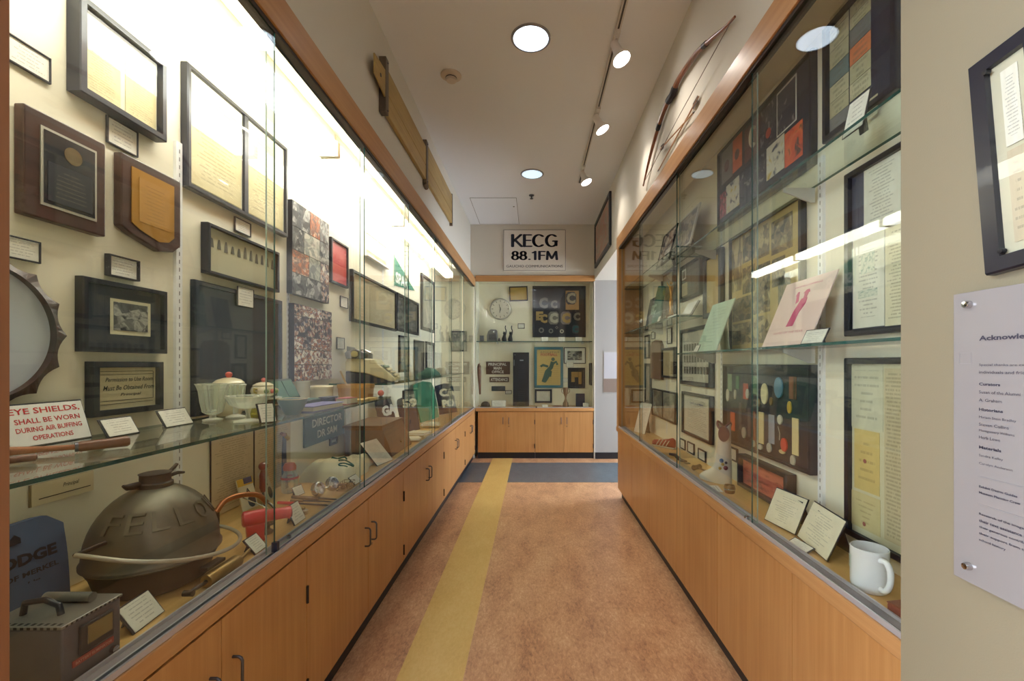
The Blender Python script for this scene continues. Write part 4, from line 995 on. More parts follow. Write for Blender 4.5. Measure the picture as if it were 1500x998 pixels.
penline('88.1FM', -.36, .365, -.148, .128, .0205, .009)
lettering(r, 'GAUCHO COMMUNICATIONS', -.445, .445, -.272, -.234, -.0165, NAVYINK, .0)
# hanging picture on the right upper wall
u0, u1, z0, z1 = rect('R', (871, 325, 391, 893, 286, 362), .93)
framed('R', 'hanging_picture', 'black framed orange toned picture high on the right wall near the end', 'framed picture', None, D=.955, t=.03, bw=.05, pm=photo('orange_abstract', [(150, 120, 100), (190, 160, 140), (196, 110, 74), (170, 150, 140)], 3, cells=0), rectw=(u0, u1, z0, z1))
# long wooden plank
r = thing('hinged_plank', 'long yellowed wooden plank with metal straps on the upper left wall', 'wooden plank', (-.999, 2.9, 3.155), PI/2)
YW = wood('yellowed_pine', (158, 128, 70), (186, 156, 92), 'x', .5)
MB().box(-.06, 1.05, -.03, -.002, .0, .13).build('board', YW, r, bevel=.004); MB().box(-.06, 1.05, -.03, -.002, .133, .30).build('board', YW, r, bevel=.004)
MB().box(1.053, 2.28, -.03, -.002, .01, .135).build('board', YW, r, bevel=.004); MB().box(1.053, 2.28, -.03, -.002, .138, .345).build('board', YW, r, bevel=.004)
MB().prism([(-.27, .22), (-.27, .10), (-.06, .06), (-.02, .06), (-.02, .25)], -.042, -.031).build('end_block', YW, r, bevel=.004)
MB().lathe([(.012, 0), (.012, .002), (0, .002)], 14, 0, TR(-.17, -.042, .15, R(90))).build('bolt_hole', INK, r)
STR = M('worn_strap_metal', (112, 100, 88), .5, .6, var=.2, vs=30)
for nm, b in (('metal_strap', (-.085, -.03, -.047, -.0, -.03, .33)), ('metal_strap', (1.02, 1.085, -.037, -.0, -.03, .36))):
    o = MB().box(*b).build(nm, STR, r, bevel=.004)
    for z in (b[4]+.02, b[5]-.03): MB().ball(.009, ((b[0]+b[1])/2, b[2], z), 10, .6).build('rivet', STEEL, o)
MB().tube([(2.3, -.015, .02), (2.34, -.015, .03), (2.34, -.015, .33), (2.3, -.015, .34)], .012, 8).build('end_pull', STR, r, smooth=True)
MB().box(2.27, 2.295, -.035, -.0, -.02, .36).build('end_strap', STR, r, bevel=.003)
MB().tube([(1.03, -.02, -.03), (1.06, -.025, -.06), (1.09, -.02, -.03)], .02, 8).build('hinge_knuckle', STR, r, smooth=True)
# bow
r = thing('archery_bow', 'wooden recurve bow with dark grip on the upper right wall', 'bow', (.955, 2.9, 3.1), -PI/2)
ctrl = [(2.02, 3.105, .005), (2.12, 3.135, .007), (2.3, 3.205, .010), (2.5, 3.275, .013), (2.72, 3.315, .014), (2.84, 3.325, .015), (2.93, 3.305, .019), (3.0, 3.315, .017), (3.1, 3.31, .014), (3.28, 3.26, .012), (3.48, 3.165, .010), (3.62, 3.075, .007), (3.71, 3.01, .005)]
BOWW = wood('bow_wood', (112, 62, 38), (150, 88, 54), 'x', .3, coat=.4)
def bl(y, z, d=.026): return (-(y-2.9), -d, z-3.1)
def smooth_path(C, n=4):
    out = []
    for i in range(len(C)-1):
        p0, p1, p2, p3 = C[max(i-1, 0)], C[i], C[i+1], C[min(i+2, len(C)-1)]
        for k in range(n):
            t = k/n
            out.append(tuple(.5*((2*b)+(-a+c)*t+(2*a-5*b+4*c-d)*t*t+(-a+3*b-3*c+d)*t**3) for a, b, c, d in zip(p0, p1, p2, p3)))
    out.append(tuple(C[-1])); return out
sp = smooth_path(ctrl)
MB().tube([bl(y, z) for y, z, q in sp], [q*1.15 for y, z, q in sp], 10).build('limb', BOWW, r, smooth=True)
MB().tube([bl(y, z) for y, z, q in sp if 2.84 < y < 3.03], [.0225 if i not in (0,) else .018 for i, s in enumerate([1 for y, z, q in sp if 2.84 < y < 3.03])], 10).build('grip', M('bow_grip', (38, 36, 44), .5), r, smooth=True)
MB().tube([bl(2.03, 3.10, .034), bl(2.8, 3.06, .04), bl(3.70, 3.012, .034)], .0022, 6).build('string', M('bow_string', (110, 92, 80), .6), r)
for i in (9, 35):
    y, z, q = sp[i]; y2, z2, _ = sp[i+1]
    MB().tube([bl(y, z), bl(y2, z2)], q*1.15+.003, 10).build('binding', BLK, r, smooth=True)
def arrow(y0, z0, y1, z1, label, d):
    a, b = Vector(bl(y0, z0, d)), Vector(bl(y1, z1, d)); c = Vector((-(.5*(y0+y1)-2.9), -d, .5*(z0+z1)-3.1))
    r = thing('arrow', label, 'arrow', (.955, .5*(y0+y1), .5*(z0+z1)), -PI/2, 'arrows crossed under the bow')
    a, b = a-c-Vector((0, 0, 0)), b-c
    a.y = b.y = -d
    MB().tube([a, b], .0045, 8).build('shaft', wood('arrow_shaft', (176, 132, 98), (196, 152, 116), 'x'), r, smooth=True)
    t = (b-a).normalized(); n_ = Vector((-t.z, 0, t.x))
    f = MB()
    for s in (1, -1):
        p = [a+t*.02, a+t*.10, a+t*.085+n_*s*.018, a+t*.015+n_*s*.018]
        f.prism([(v.x, v.z) for v in p], -d-.001, -d+.001)
    f.build('fletching', M('dark_feather', (74, 56, 52), .8), r)
    MB().tube([b, b+t*.03], [.006, .0005], 8).build('point', STEEL, r, smooth=True)
arrow(2.50, 3.03, 3.30, 2.965, 'longer arrow with dark feathers under the bow, slanting down away', .012)
arrow(3.22, 3.08, 2.55, 2.965, 'arrow crossing the longer one, feathered at its far end', .024)
# tan wall beside the camera: framed sheet and acrylic panel
NW = .919
u0, u1, z0, z1 = rect('R', (1446, 92, 399, 1560, 5, 386), NW)
r, w, h, lc = framed('R', 'framed_sheet', 'large black frame on the tan wall at the right picture edge', 'framed document', None, D=NW, t=.022, bw=.03, mm=M('frame_mat', (206, 200, 178), .5), rectw=(u0, u1, z0, z1), tilt=R(-4.5))
MB().sheet(-w/2+.05, w/2-.05, -h/2+.05, .02*h, -.0125, .001).build('print', text_paper('pinkish_sheet', (204, 190, 166), (120, 108, 100), 10, .12, .4, .3), r)
MB().sheet(-w/2+.05, w/2-.05, .04*h, h/2-.05, -.0125, .001).build('print', DOCW, r)
for x, z in ((-w/2+.036, h/2-.038), (-w/2+.036, -h/2+.038)):
    MB().lathe([(.005, 0), (.005, .01), (0, .011)], 14, 0, TR(x, -.018, z, R(90))).build('standoff', BLK, r, smooth=True)
u0, u1, z0, z1 = rect('R', (1400, 436, 840, 1560, 400, 925), NW-.015)
w, h = u1-u0, z1-z0
r = thing('acrylic_panel', 'clear acrylic acknowledgements panel held off the tan wall by metal pins', 'sign', (NW, -(u0+u1)/2, (z0+z1)/2), -PI/2)
MB().box(-w/2, w/2, -.02, -.015, -h/2, h/2).build('panel', M('frosted_acrylic', (152, 147, 149), .12, coat=.5), r, bevel=.001)
TXT = M('panel_text_ink', (58, 56, 74), .6)
x0 = -w/2+.055
zz = h/2
lettering(r, 'Acknowledgements', x0, x0+.16, zz-.105, zz-.092, -.0212, TXT, .03)
for s, f_, wd, b in (('Special thanks are extended to', .148, .12, .0), ('individuals and friends for', .162, .115, .0), ('Curators', .186, .04, .03), ('Susan of the Alumni', .202, .075, .0), ('A. Graham', .218, .043, .0),
                  ('Historians', .237, .045, .03), ('Miriam Stein Bradley', .253, .068, .0), ('Steven Collins', .267, .055, .0), ('Montgomery Williams', .28, .065, .0), ('Herb Lowe', .293, .04, .0), ('Materials', .313, .042, .03), ('Sandra Kelley', .33, .045, .0), ('Carolyn Anderson', .346, .062, .0),
                  ('Exhibit Design Guides', .393, .07, .03), ('Museum Planning Crew', .405, .075, .03), ('Research of the images and', .448, .1, .02), ('their text assistance on', .461, .09, .02), ('their generous contribution', .474, .1, .02), ('their support from the', .487, .09, .02), ('school history', .5, .05, .02)):
    lettering(r, s, x0, x0+wd, zz-f_-.006, zz-f_, -.0212, TXT, b)
ln = MB(); ln.box(x0, x0+.2, -.0212, -.0203, zz-.376, zz-.375); ln.box(x0, x0+.2, -.0212, -.0203, zz-.432, zz-.431)
ln.box(x0-.041, x0-.016, -.0208, -.0203, zz-.148, zz-.1475); ln.box(x0-.041, x0-.016, -.0208, -.0203, zz-.126, zz-.1255); ln.box(x0-.041, x0-.0405, -.0208, -.0203, zz-.148, zz-.126); ln.box(x0-.0165, x0-.016, -.0208, -.0203, zz-.148, zz-.126)
ln.build('ruled_lines', M('pale_line', (150, 146, 150), .6), r)
for x, z in ((-w/2+.034, h/2-.026), (-w/2+.034, -h/2+.034), (w/2-.02, h/2-.035), (w/2-.02, -h/2+.035)):
    MB().lathe([(.008, 0), (.008, .026), (.006, .031), (0, .032)], 18, 0, TR(x, 0, z, R(90))).build('standoff_pin', CHROME, r, smooth=True)
# notice on the far right wall
r = thing('wall_notice', 'white notice sheet over a brown strip on the pale wall beside the end case', 'notice', (1.19, 6.899, EYE-(545-CY)*6.9/F))
MB().box(-.09, .13, -.006, 0, -.33, .33).build('board', M('notice_board', (166, 162, 162), .5), r)
MB().sheet(-.08, .12, -.10, .31, -.0075, .001).build('paper', M('notice_white', (178, 178, 188), .6), r)
MB().box(-.09, .13, -.008, -.0062, -.32, -.11).build('brown_strip', M('notice_brown', (124, 108, 100), .6), r)

# ------------------------------------------------------------------ left case, standing on the glass shelf
ZS, ZF = 1.271, .801
TCL = 'tent caption cards standing in the cases'
# shields sign
r = thing('warning_sign', 'white sign with red letters about eye shields leaning behind the wooden tool', 'sign', (-1.385, 1.262, ZS), PI/2)
X = TR(0, 0, .001, R(-17))
MB().box(-.108, .108, 0, .004, 0, .122, 0, X).build('backing', M('dark_card_edge'), r)
MB().box(-.105, .105, -.0012, -.0002, .001, .118, 0, X).build('face', WHITE, r)
for s, a, b, c, d in (('EYE SHIELDS,', -.09, .094, .088, .108), ('SHALL BE WORN', -.082, .088, .063, .078), ('DURING AIR BUFFING', -.084, .088, .039, .053), ('OPERATIONS', -.05, .056, .014, .028)):
    lettering(r, s, a, b, c, d, -.0018, REDINK, .014, X=X)
tent('white tent card behind the wooden tool handle on the glass shelf', (-1.31, 1.40, ZS), .10, .06, PI/2, R(30), group=TCL)
tent('wider tent caption card beside the crystal vase on the glass shelf', (-1.31, 1.62, ZS), .12, .066, PI/2, R(30), group=TCL)
# wooden tool
a, b = on(112, 655, ZS+.014), on(190, 646, ZS+.016); c = on(8, 662, ZS+.014)
BRW = wood('tool_wood', (100, 60, 42), (134, 84, 58), 'x', .35)
r = thing('wooden_tool', 'brown wooden tool with a thick handle lying on the glass shelf', 'hand tool', ((a+b)/2).to_tuple()[:2] + (ZS,))
o_ = Vector(r.location)
t = b-a
MB().tube([a-o_, a+t*.08-o_, a+t*.5-o_, a+t*.95-o_, b-o_], [.011, .0135, .0135, .0145, .011], 14).build('handle', BRW, r, smooth=True)
MB().tube([c-o_, c+(a-c)*.5-o_, a-o_], [.012, .0075, .007], 12).build('shaft', wood('tool_wood_light', (150, 92, 60), (180, 118, 80), 'x', .35), r, smooth=True)
MB().tube([a-t*.03-o_, a+t*.03-o_], .0125, 14).build('ferrule', STEEL, r, smooth=True)
a, b = on(0, 676, ZS+.01), on(52, 670, ZS+.01)
r = thing('wooden_stick', 'short dark wooden stick at the near end of the glass shelf', 'hand tool', ((a+b)/2).to_tuple()[:2] + (ZS,)); o_ = Vector(r.location)
MB().tube([a-o_, b-o_], [.0085, .0085], 12).build('shaft', BRW, r, smooth=True); MB().tube([b-o_, b+(b-a)*.06-o_], [.007, .003], 12).build('tip', BRW, r, smooth=True)
# crystal and china
CRY = crystal('cut_crystal', (236, 240, 232), .58); CRYD = crystal('cut_crystal_rim', (246, 246, 236), .3)
def glass_thing(name, label, cat, px, prof, base=None, flute=.04, nf=12, z=ZS, loc=None):
    p = loc or on(px[0], px[1], z)
    r = thing(name, label, cat, (p[0], p[1], z))
    MB().lathe(prof, 48, flute=flute, nf=nf).build('bowl', CRY, r, smooth=True)
    return r
r = glass_thing('crystal_vase', 'tall cut crystal vase with a wide top on the glass shelf', 'vase', loc=(-1.29, 1.755), px=None, prof= [(.0, .022), (.018, .025), (.034, .035), (.042, .075), (.047, .12), (.056, .148), (.052, .148), (.043, .12), (.037, .075), (.028, .042), (.0, .035)])
MB().lathe([(.034, 0), (.035, .006), (.012, .012), (.012, .022), (0, .022)], 36).build('foot', CRYD, r, smooth=True)
MB().lathe([(.0565, .145), (.0575, .149), (.0525, .149), (.052, .145)], 48, cap=False, flute=.04, nf=12).build('rim', CRYD, r, smooth=True)
r = glass_thing('crystal_compote', 'wide stemmed crystal bowl in front of the flowered sugar bowl', 'glass bowl', loc=(-1.135, 1.735), px=None, prof=[(.0, .05), (.03, .052), (.056, .065), (.076, .10), (.072, .10), (.054, .07), (.028, .058), (.0, .056)], flute=.03, nf=16)
MB().lathe([(.05, 0), (.048, .005), (.01, .012), (.007, .03), (.012, .05), (0, .05)], 32).build('stem', CRYD, r, smooth=True)
MB().lathe([(.076, .098), (.079, .103), (.073, .103), (.072, .098)], 48, cap=False, flute=.03, nf=16).build('rim', CRYD, r, smooth=True)
r = glass_thing('crystal_bowl', 'deep pressed crystal bowl between the vase and the compote', 'glass bowl', loc=(-1.275, 1.868), px=None, prof=[(.0, .05), (.022, .052), (.032, .07), (.036, .13), (.04, .14), (.037, .142), (.033, .13), (.028, .074), (.0, .058)], flute=.05, nf=14)
MB().lathe([(.036, 0), (.034, .006), (.01, .014), (.01, .05), (0, .05)], 32).build('stem', CRYD, r, smooth=True)
r = thing('cookie_jar', 'cream lidded china jar with a red knob behind the crystal vase', 'jar', (-1.352, 1.937, ZS))
CHI = M('cream_china', (230, 222, 192), .25, coat=.6)
MB().lathe([(.045, 0), (.056, .03), (.058, .08), (.057, .13), (.052, .138), (0, .138)], 32).build('body', CHI, r, smooth=True)
l = MB().lathe([(.06, .139), (.06, .145), (.046, .158), (.02, .167), (0, .168)], 32).build('lid', M('cream_lid', (214, 204, 170), .3, coat=.5), r, smooth=True)
MB().lathe([(.008, .167), (.014, .178), (.013, .187), (.005, .193), (0, .193)], 16).build('knob', M('red_knob', (206, 84, 72), .35, coat=.4), l, smooth=True)
p = (-1.33, 2.15)
r = thing('cake_stand', 'low glass cake stand under the flowered sugar bowl', 'cake stand', (p[0], p[1], ZS))
MB().lathe([(.045, 0), (.043, .006), (.012, .012), (.012, .05), (.078, .056), (.08, .064), (0, .064)], 36).build('plate', CRYD, r, smooth=True)
r = thing('sugar_bowl', 'round flowered china sugar bowl with lid and pink knob', 'sugar bowl', (p[0], p[1], ZS+.065))
MB().lathe([(.03, 0), (.05, .012), (.056, .03), (.05, .048), (.044, .053), (0, .053)], 32).build('body', CHI, r, smooth=True)
l = MB().lathe([(.047, .054), (.046, .06), (.03, .07), (.01, .075), (0, .075)], 32).build('lid', CHI, r, smooth=True)
MB().lathe([(.005, .075), (.011, .083), (.009, .092), (0, .096)], 14).build('knob', M('pink_knob', (222, 130, 130), .35), l, smooth=True)
for a, c in ((-.3, (216, 120, 116)), (.25, (120, 156, 104)), (.7, (220, 140, 130)), (-.8, (130, 160, 110))):
    MB().ball(.011, (.0545*math.cos(a), .0545*math.sin(a), .03), 8, 1).build('painted_flower', M('flower_%d' % c[0], c, .5), r)
for s in (-1, 1):
    MB().tube([(0, s*.052, .042), (0, s*.072, .045), (0, s*.074, .03), (0, s*.055, .022)], .004, 8).build('handle', M('gilt_handle', (186, 170, 96), .3, .3), r, smooth=True)
YG = crystal('yellow_glass', (196, 188, 60), .35)
r = thing('yellow_glass_dish', 'low yellow glass dish on the shelf behind the compote', 'glass dish', (-1.2, 1.885, ZS))
MB().lathe([(.02, 0), (.028, .01), (.034, .032), (.031, .032), (.025, .014), (0, .008)], 36, flute=.03, nf=12).build('bowl', YG, r, smooth=True)
MB().lathe([(.034, .031), (.0355, .035), (.032, .035), (.031, .031)], 36, cap=False).build('rim', YG, r, smooth=True)
tent('narrow dark edged tent card leaning in front of the compote', (-1.03, 1.70, ZS), .055, .075, R(60), R(22), group=TCL)
r = thing('teal_bowl', 'blue grey bowl with a pale rim at the edge of the glass shelf', 'bowl', (-1.085, 1.965, ZS))
MB().lathe([(.03, 0), (.034, .006), (.06, .06), (.062, .072), (.058, .072), (.03, .012), (0, .01)], 36).build('body', M('blue_grey_glaze', (104, 132, 140), .3, coat=.5), r, smooth=True)
MB().lathe([(.062, .07), (.064, .074), (.057, .074), (.057, .07)], 36, cap=False).build('rim', CHI, r, smooth=True)
GRB = M('green_leather', (58, 104, 88), .5, var=.1)
r = thing('presentation_case', 'open green presentation case with lid tilted back behind the blue grey bowl', 'case', (-1.255, 2.36, ZS), PI/2)
MB().box(-.11, .11, -.06, .06, 0, .035).build('base', M('dark_green_leather', (34, 62, 58), .5), r, bevel=.004)
X = TR(0, .06, .037, R(-28))
l = MB().box(-.11, .11, 0, .018, 0, .125, 0, X).build('lid', M('dark_green_leather'), r, bevel=.004)
MB().box(-.098, -.004, -.002, -.0002, .012, .112, 0, X).box(.004, .098, -.002, -.0002, .012, .112, 0, X).build('lining', GRB, l)
MB().box(-.09, .09, -.045, .04, .0352, .038).build('tray_lining', GRB, r)
r = thing('dark_box', 'small dark box with loose slips on top on the glass shelf', 'box', (-1.17, 2.49, ZS), R(80))
MB().box(-.045, .045, -.03, .03, 0, .035).build('body', M('dark_box_blue', (52, 58, 80), .5), r, bevel=.003)
MB().box(-.047, .047, -.032, .032, .0352, .042).build('lid', M('dark_box_blue'), r, bevel=.003)
r = thing('white_cup', 'white paper cup shaped pot standing behind the green case', 'cup', (-1.37, 2.595, ZS))
MB().lathe([(.03, 0), (.038, .11), (.042, .125), (.036, .125), (.028, .01), (0, .008)], 28).build('body', M('white_china', (226, 224, 210), .35), r, smooth=True)
MB().tube([(.0, .038, .03), (0, .062, .04), (0, .064, .08), (0, .04, .095)], .004, 8).build('handle', M('white_china'), r, smooth=True)
r = thing('purple_book', 'flat purple covered book at the edge of the glass shelf', 'book', (-1.08, 2.19, ZS), R(86))
PUR = M('purple_cover', (116, 112, 164), .5)
MB().box(-.14, .14, -.06, .06, 0, .004).box(-.14, .14, -.06, .06, .024, .028).box(-.14, .14, .056, .06, .004, .024).build('cover', PUR, r)
MB().box(-.135, .135, -.055, .0555, .0042, .0238).build('pages', CREAM, r)
r = thing('cream_tin', 'round cream tin with a lid beside the yellow wooden box', 'tin', (-1.34, 2.76, ZS))
MB().lathe([(.066, 0), (.066, .07), (0, .07)], 32).build('body', CHI, r, smooth=True)
MB().lathe([(.07, .0705), (.07, .086), (.062, .092), (0, .093)], 32).build('lid', M('cream_lid'), r, smooth=True)
# yellow wooden box
r = thing('wooden_cheese_box', 'round yellow wooden box with a stick standing in it', 'wooden box', (-1.18, 2.90, ZS))
CHB = wood('bent_yellow_wood', (178, 130, 66), (200, 152, 84), 'z', .5)
MB().lathe([(.108, 0), (.112, .085), (.106, .085), (.103, .006), (0, .005)], 44).build('body', CHB, r, smooth=True)
MB().lathe([(.116, .072), (.117, .092), (.110, .092), (.1125, .072)], 44, cap=False).build('hoop', M('yellow_rim', (206, 160, 88), .5), r, smooth=True)
r2 = thing('wooden_stick', 'pale stick standing in the round yellow wooden box', 'stick', (-1.23, 2.88, ZS+.008))
MB().tube([(.02, 0.02, 0), (-.03, -.03, .17)], .006, 10).build('rod', wood('pale_stick', (204, 176, 128), (222, 196, 150), 'z'), r2, smooth=True)
MB().ball(.0075, (-.03, -.03, .17), 10).build('tip', wood('pale_stick', (204, 176, 128), (222, 196, 150), 'z'), r2, smooth=True)
r = thing('red_book', 'small red book lying in front of the yellow wooden box', 'book', (-1.07, 2.50, ZS), R(80))
RB = M('red_cover', (168, 58, 60), .5)
MB().box(-.055, .055, -.035, .035, 0, .003).box(-.055, .055, -.035, .035, .032, .035).box(-.055, .055, .032, .035, .003, .032).build('cover', RB, r)
MB().box(-.052, .052, -.033, .0318, .0032, .0318).build('pages', CREAM, r)
for i, (x, y, a) in enumerate(((-1.06, 2.68, 84), (-1.04, 2.80, 100))):
    r = thing('paper_pad', ['yellow paper pad beside the small red book', 'yellow paper pad nearer the red ball on the glass shelf'][i], 'paper pad', (x, y, ZS), R(a))
    MB().box(-.05, .05, -.03, .03, 0, .012).build('sheets', M('yellow_pad', (222, 190, 120), .6), r); MB().box(-.05, .05, .0305, .033, 0, .0125).build('binding', M('pad_binding', (150, 120, 80), .6), r)
r = thing('red_ball', 'red rubber ball on a dark stand under the typewriter shelf', 'ball', (-1.045, 2.985, ZS))
MB().lathe([(.014, 0), (.014, .004), (.008, .008), (0, .008)], 16).build('stand', BLK, r); MB().ball(.021, (0, 0, .028), 18).build('ball', M('red_rubber', (214, 66, 54), .4), r, smooth=True)

# ------------------------------------------------------------------ typewriter on its shelf
ZT = 1.363
r = thing('typewriter', 'cream manual typewriter with dark underside on the glass shelf', 'typewriter', (-1.235, 3.27, ZT), R(101))
CRT = M('typewriter_cream', (224, 216, 176), .4, coat=.2); DGT = M('typewriter_dark', (60, 60, 72), .45)
prof = [(-.215, .012), (-.212, .030), (-.09, .135), (-.07, .17), (.11, .18), (.13, .15), (.13, .085), (.0, .07), (-.10, .035), (-.18, .010)]
mb = MB(); X = Matrix.Rotation(PI/2, 4, 'Z')
# profile lies in local YZ: build in XZ, then turn so x -> y
mb.prism(prof, -.17, .17, 0, X); mb.build('shell', CRT, r, bevel=.01, seg=3)
MB().prism([(-.17, .0), (-.178, .008), (-.10, .033), (.0, .068), (.13, .083), (.13, .0)], -.155, .155, 0, X).build('base', DGT, r, bevel=.006)
MB().prism([(-.203, .0385), (-.097, .1295), (-.093, .124), (-.199, .033)], -.135, .135, 0, X).build('key_well', M('key_well_dark', (92, 96, 84), .6), r)
KT = M('key_cream', (236, 226, 190), .35); KG = M('key_green', (110, 140, 120), .4)
sl = math.atan2(.105, .122)
for row in range(4):
    y = -.192+.024*row; z = .0385+(y+.203)*.861
    for k in range(11):
        x = -.125+.0235*k + (.006 if row % 2 else 0)
        MB().box(-.009, .009, -.009, .009, .006, .014, 0, TR(x, y, z, sl)).build('key', KG if (row == 3) else KT, r)
MB().box(-.07, .07, -.008, .008, .002, .012, 0, TR(0, -.2085, .034, sl)).build('space_bar', KT, r, bevel=.002)
MB().tube([(-.19, .06, .205), (.19, .06, .205)], .026, 24).build('platen', M('platen_black', (54, 54, 62), .5), r, smooth=True)
for s in (-1, 1):
    MB().tube([(s*.192, .06, .205), (s*.218, .06, .205)], .022, 20).build('platen_knob', M('platen_knob', (196, 186, 128), .4), r, smooth=True)
    MB().prism([(.0, .172), (.12, .172), (.13, .215), (.06, .242), (.0, .215)], s*.176-.012, s*.176+.012, 0, X).build('carriage_end', M('carriage_grey', (132, 132, 136), .4, .4), r, bevel=.004)
MB().box(-.19, .19, .098, .122, .19, .225).build('carriage', M('carriage_grey'), r, bevel=.004)
MB().tube([(-.17, .02, .235), (.17, .02, .235)], .004, 8).tube([(-.17, .02, .235), (-.17, .05, .22)], .004, 8).tube([(.17, .02, .235), (.17, .05, .22)], .004, 8).build('paper_bail', CHROME, r, smooth=True)
MB().tube([(-.19, .05, .215), (-.21, .0, .235), (-.215, -.05, .215)], .005, 8).build('return_lever', CHROME, r, smooth=True)
MB().box(-.13, .13, .122, .128, .2, .262).build('paper_table', M('carriage_grey'), r, bevel=.003)

# ------------------------------------------------------------------ left case floor
r = thing('electric_meter', 'dark grey metal meter box with a dial window and red label, lower left corner', 'meter', (-1.09, .995, ZF))
GREY = M('meter_grey', (92, 88, 96), .5, var=.15, vs=25)
MB().box(-.09, .085, -.065, .068, 0, .132).build('body', GREY, r, bevel=.004)
MB().box(-.093, .088, -.068, .071, .1325, .139).build('top_plate', M('meter_top', (140, 136, 132), .35, .6), r, bevel=.002)
vs = MB()
for k in range(12):
    vs.box(-.085+.0142*k, -.0785+.0142*k, -.0688, -.0680, .1335, .1385); vs.box(.0882, .0886, -.06+.0105*k, -.0555+.0105*k, .1335, .1380)
    vs.box(-.085+.0142*k, -.0785+.0142*k, -.062, -.054, .1392, .1396)
vs.build('vent_holes', M('vent_dark', (36, 34, 40), .7), r)
X = TR(.0855, .0, 0, 0, 0, PI/2)
MB().box(-.032, .045, -.007, .0, .055, .118, 0, X).build('dial_housing', M('dial_black', (40, 38, 46), .4), r, bevel=.003)
MB().box(-.018, .038, -.0085, -.0072, .072, .112, 0, X).build('dial_window', M('dial_amber', (120, 104, 66), .2, coat=.6), r)
MB().box(-.045, .047, -.0028, -.0004, .036, .050, 0, X).build('red_label', M('meter_red', (166, 72, 62), .5), r)
lettering(r, 'BATTERY ELIMINATOR', -.04, .042, .040, .046, -.0035, M('label_pale', (206, 150, 130), .5), .02, X=X)
MB().tube([(-.05, -.02, .139), (-.045, -.02, .165), (-.0, -.02, .172), (.03, -.02, .16), (.035, -.02, .139)], .0065, 10).build('handle', M('handle_dark', (46, 44, 54), .4), r, smooth=True)
MB().tube([(-.06, .035, .149), (.05, .035, .149)], .011, 14).build('top_cylinder', M('meter_top'), r, smooth=True)
MB().lathe([(.008, 0), (.008, .01), (0, .011)], 14, 0, TR(.086, .045, .02, 0, R(90))).build('terminal', CHROME, r, smooth=True)
# denim-blue sack
r = thing('blue_canvas_bag', 'dark blue canvas bag printed with pale dark letters, standing at the lower left', 'bag', (-1.385, 1.195, ZF), PI/2)
BLUC = M('blue_canvas', (74, 94, 130), .9, var=.12, vs=40)
random.seed(5)
pts = []; nx, nz = 10, 12
mb = MB(); vs = []; fs = []
for side in (0, 1):
    for j in range(nz+1):
        for i in range(nx+1):
            u = i/nx; v = j/nz
            x = -.115+.225*u; z = .262*v
            if u > .78 and v > .8: z -= (u-.78)*.18*(v-.8)*5; x += .008*(v-.8)*5
            wdt = .028*math.sin(PI*min(1, max(0, u)))**.6*(1-.75*v) + .004
            x *= 1+.08*math.sin(PI*v)
            vs.append((x, -.0-(wdt if side == 0 else -wdt*.5)+.004*math.sin(7*u+3*v)+.035*v, z))
n1 = (nx+1)*(nz+1)
for j in range(nz):
    for i in range(nx):
        a = j*(nx+1)+i; fs += [(a, a+1, a+nx+2, a+nx+1), (n1+a+1, n1+a, n1+a+nx+1, n1+a+nx+2)]
for j in range(nz):
    a = j*(nx+1); b = a+nx; fs += [(a+nx+1, n1+a+nx+1, n1+a, a), (b, n1+b, n1+b+nx+1, b+nx+1)]
for i in range(nx):
    a = i; fs += [(a+1, a, n1+a, n1+a+1)]; b = nz*(nx+1)+i; fs += [(b, b+1, n1+b+1, n1+b)]
mb.add(vs, fs).build('cloth', BLUC, r, smooth=True)
DBI = M('bag_ink', (30, 34, 52), .8)
X = TR(0, .0, 0, R(-7))
lettering(r, 'DODGE', -.10, .072, .150, .182, -.022, DBI, .05, X=X)
lettering(r, 'OF MERKEL', -.06, .07, .118, .132, -.0245, DBI, .03, X=X); lettering(r, 'No', -.01, .02, .098, .104, -.026, DBI, .03, X=X)
MB().prism([(-.036, .212), (-.010, .212), (-.010, .226), (-.023, .238), (-.036, .226)], -.0205, -.0195, 0, X).build('printed_emblem', DBI, r)
# domed pot
r = thing('domed_pot', 'big dark metal domed pot with raised letters and a wire bail handle', 'pot', (-1.217, 1.405, ZF))
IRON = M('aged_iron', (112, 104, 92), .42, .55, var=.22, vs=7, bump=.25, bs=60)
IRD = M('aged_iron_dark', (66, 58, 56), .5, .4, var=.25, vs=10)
pr = [(.176, .10)]
for k in range(13):
    a = PI/2*k/12; pr.append((max(.0, .17*math.cos(a)), .108+.205*math.sin(a)))
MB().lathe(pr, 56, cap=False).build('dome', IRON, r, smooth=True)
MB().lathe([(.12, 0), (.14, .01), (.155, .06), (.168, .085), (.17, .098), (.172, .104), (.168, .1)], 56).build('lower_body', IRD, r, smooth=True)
MB().lathe([(.168, .086), (.176, .093), (.17, .1)], 56, cap=False).build('rim_band', IRON, r, smooth=True)
c = MB().lathe([(.046, .300), (.046, .318), (.04, .322), (.04, .345), (.043, .348), (.036, .350), (0, .348)], 28).build('filler_cap', IRD, r, smooth=True)
MB().tube([(-.02, -.04, .318), (-.02, -.075, .322), (-.02, -.09, .33)], [.012, .010, .004], 10).tube([(.0, .04, .325), (.01, .075, .33), (.012, .1, .325)], [.007, .006, .004], 8).tube([(.0, .04, .33), (-.0, .075, .35), (.0, .085, .358)], [.007, .006, .005], 8).build('wing_lugs', IRD, c, smooth=True)
LT = M('raised_iron', (118, 110, 97), .42, .55)
ca = math.atan2(-1.405, 1.185)          # azimuth from pot towards the camera side
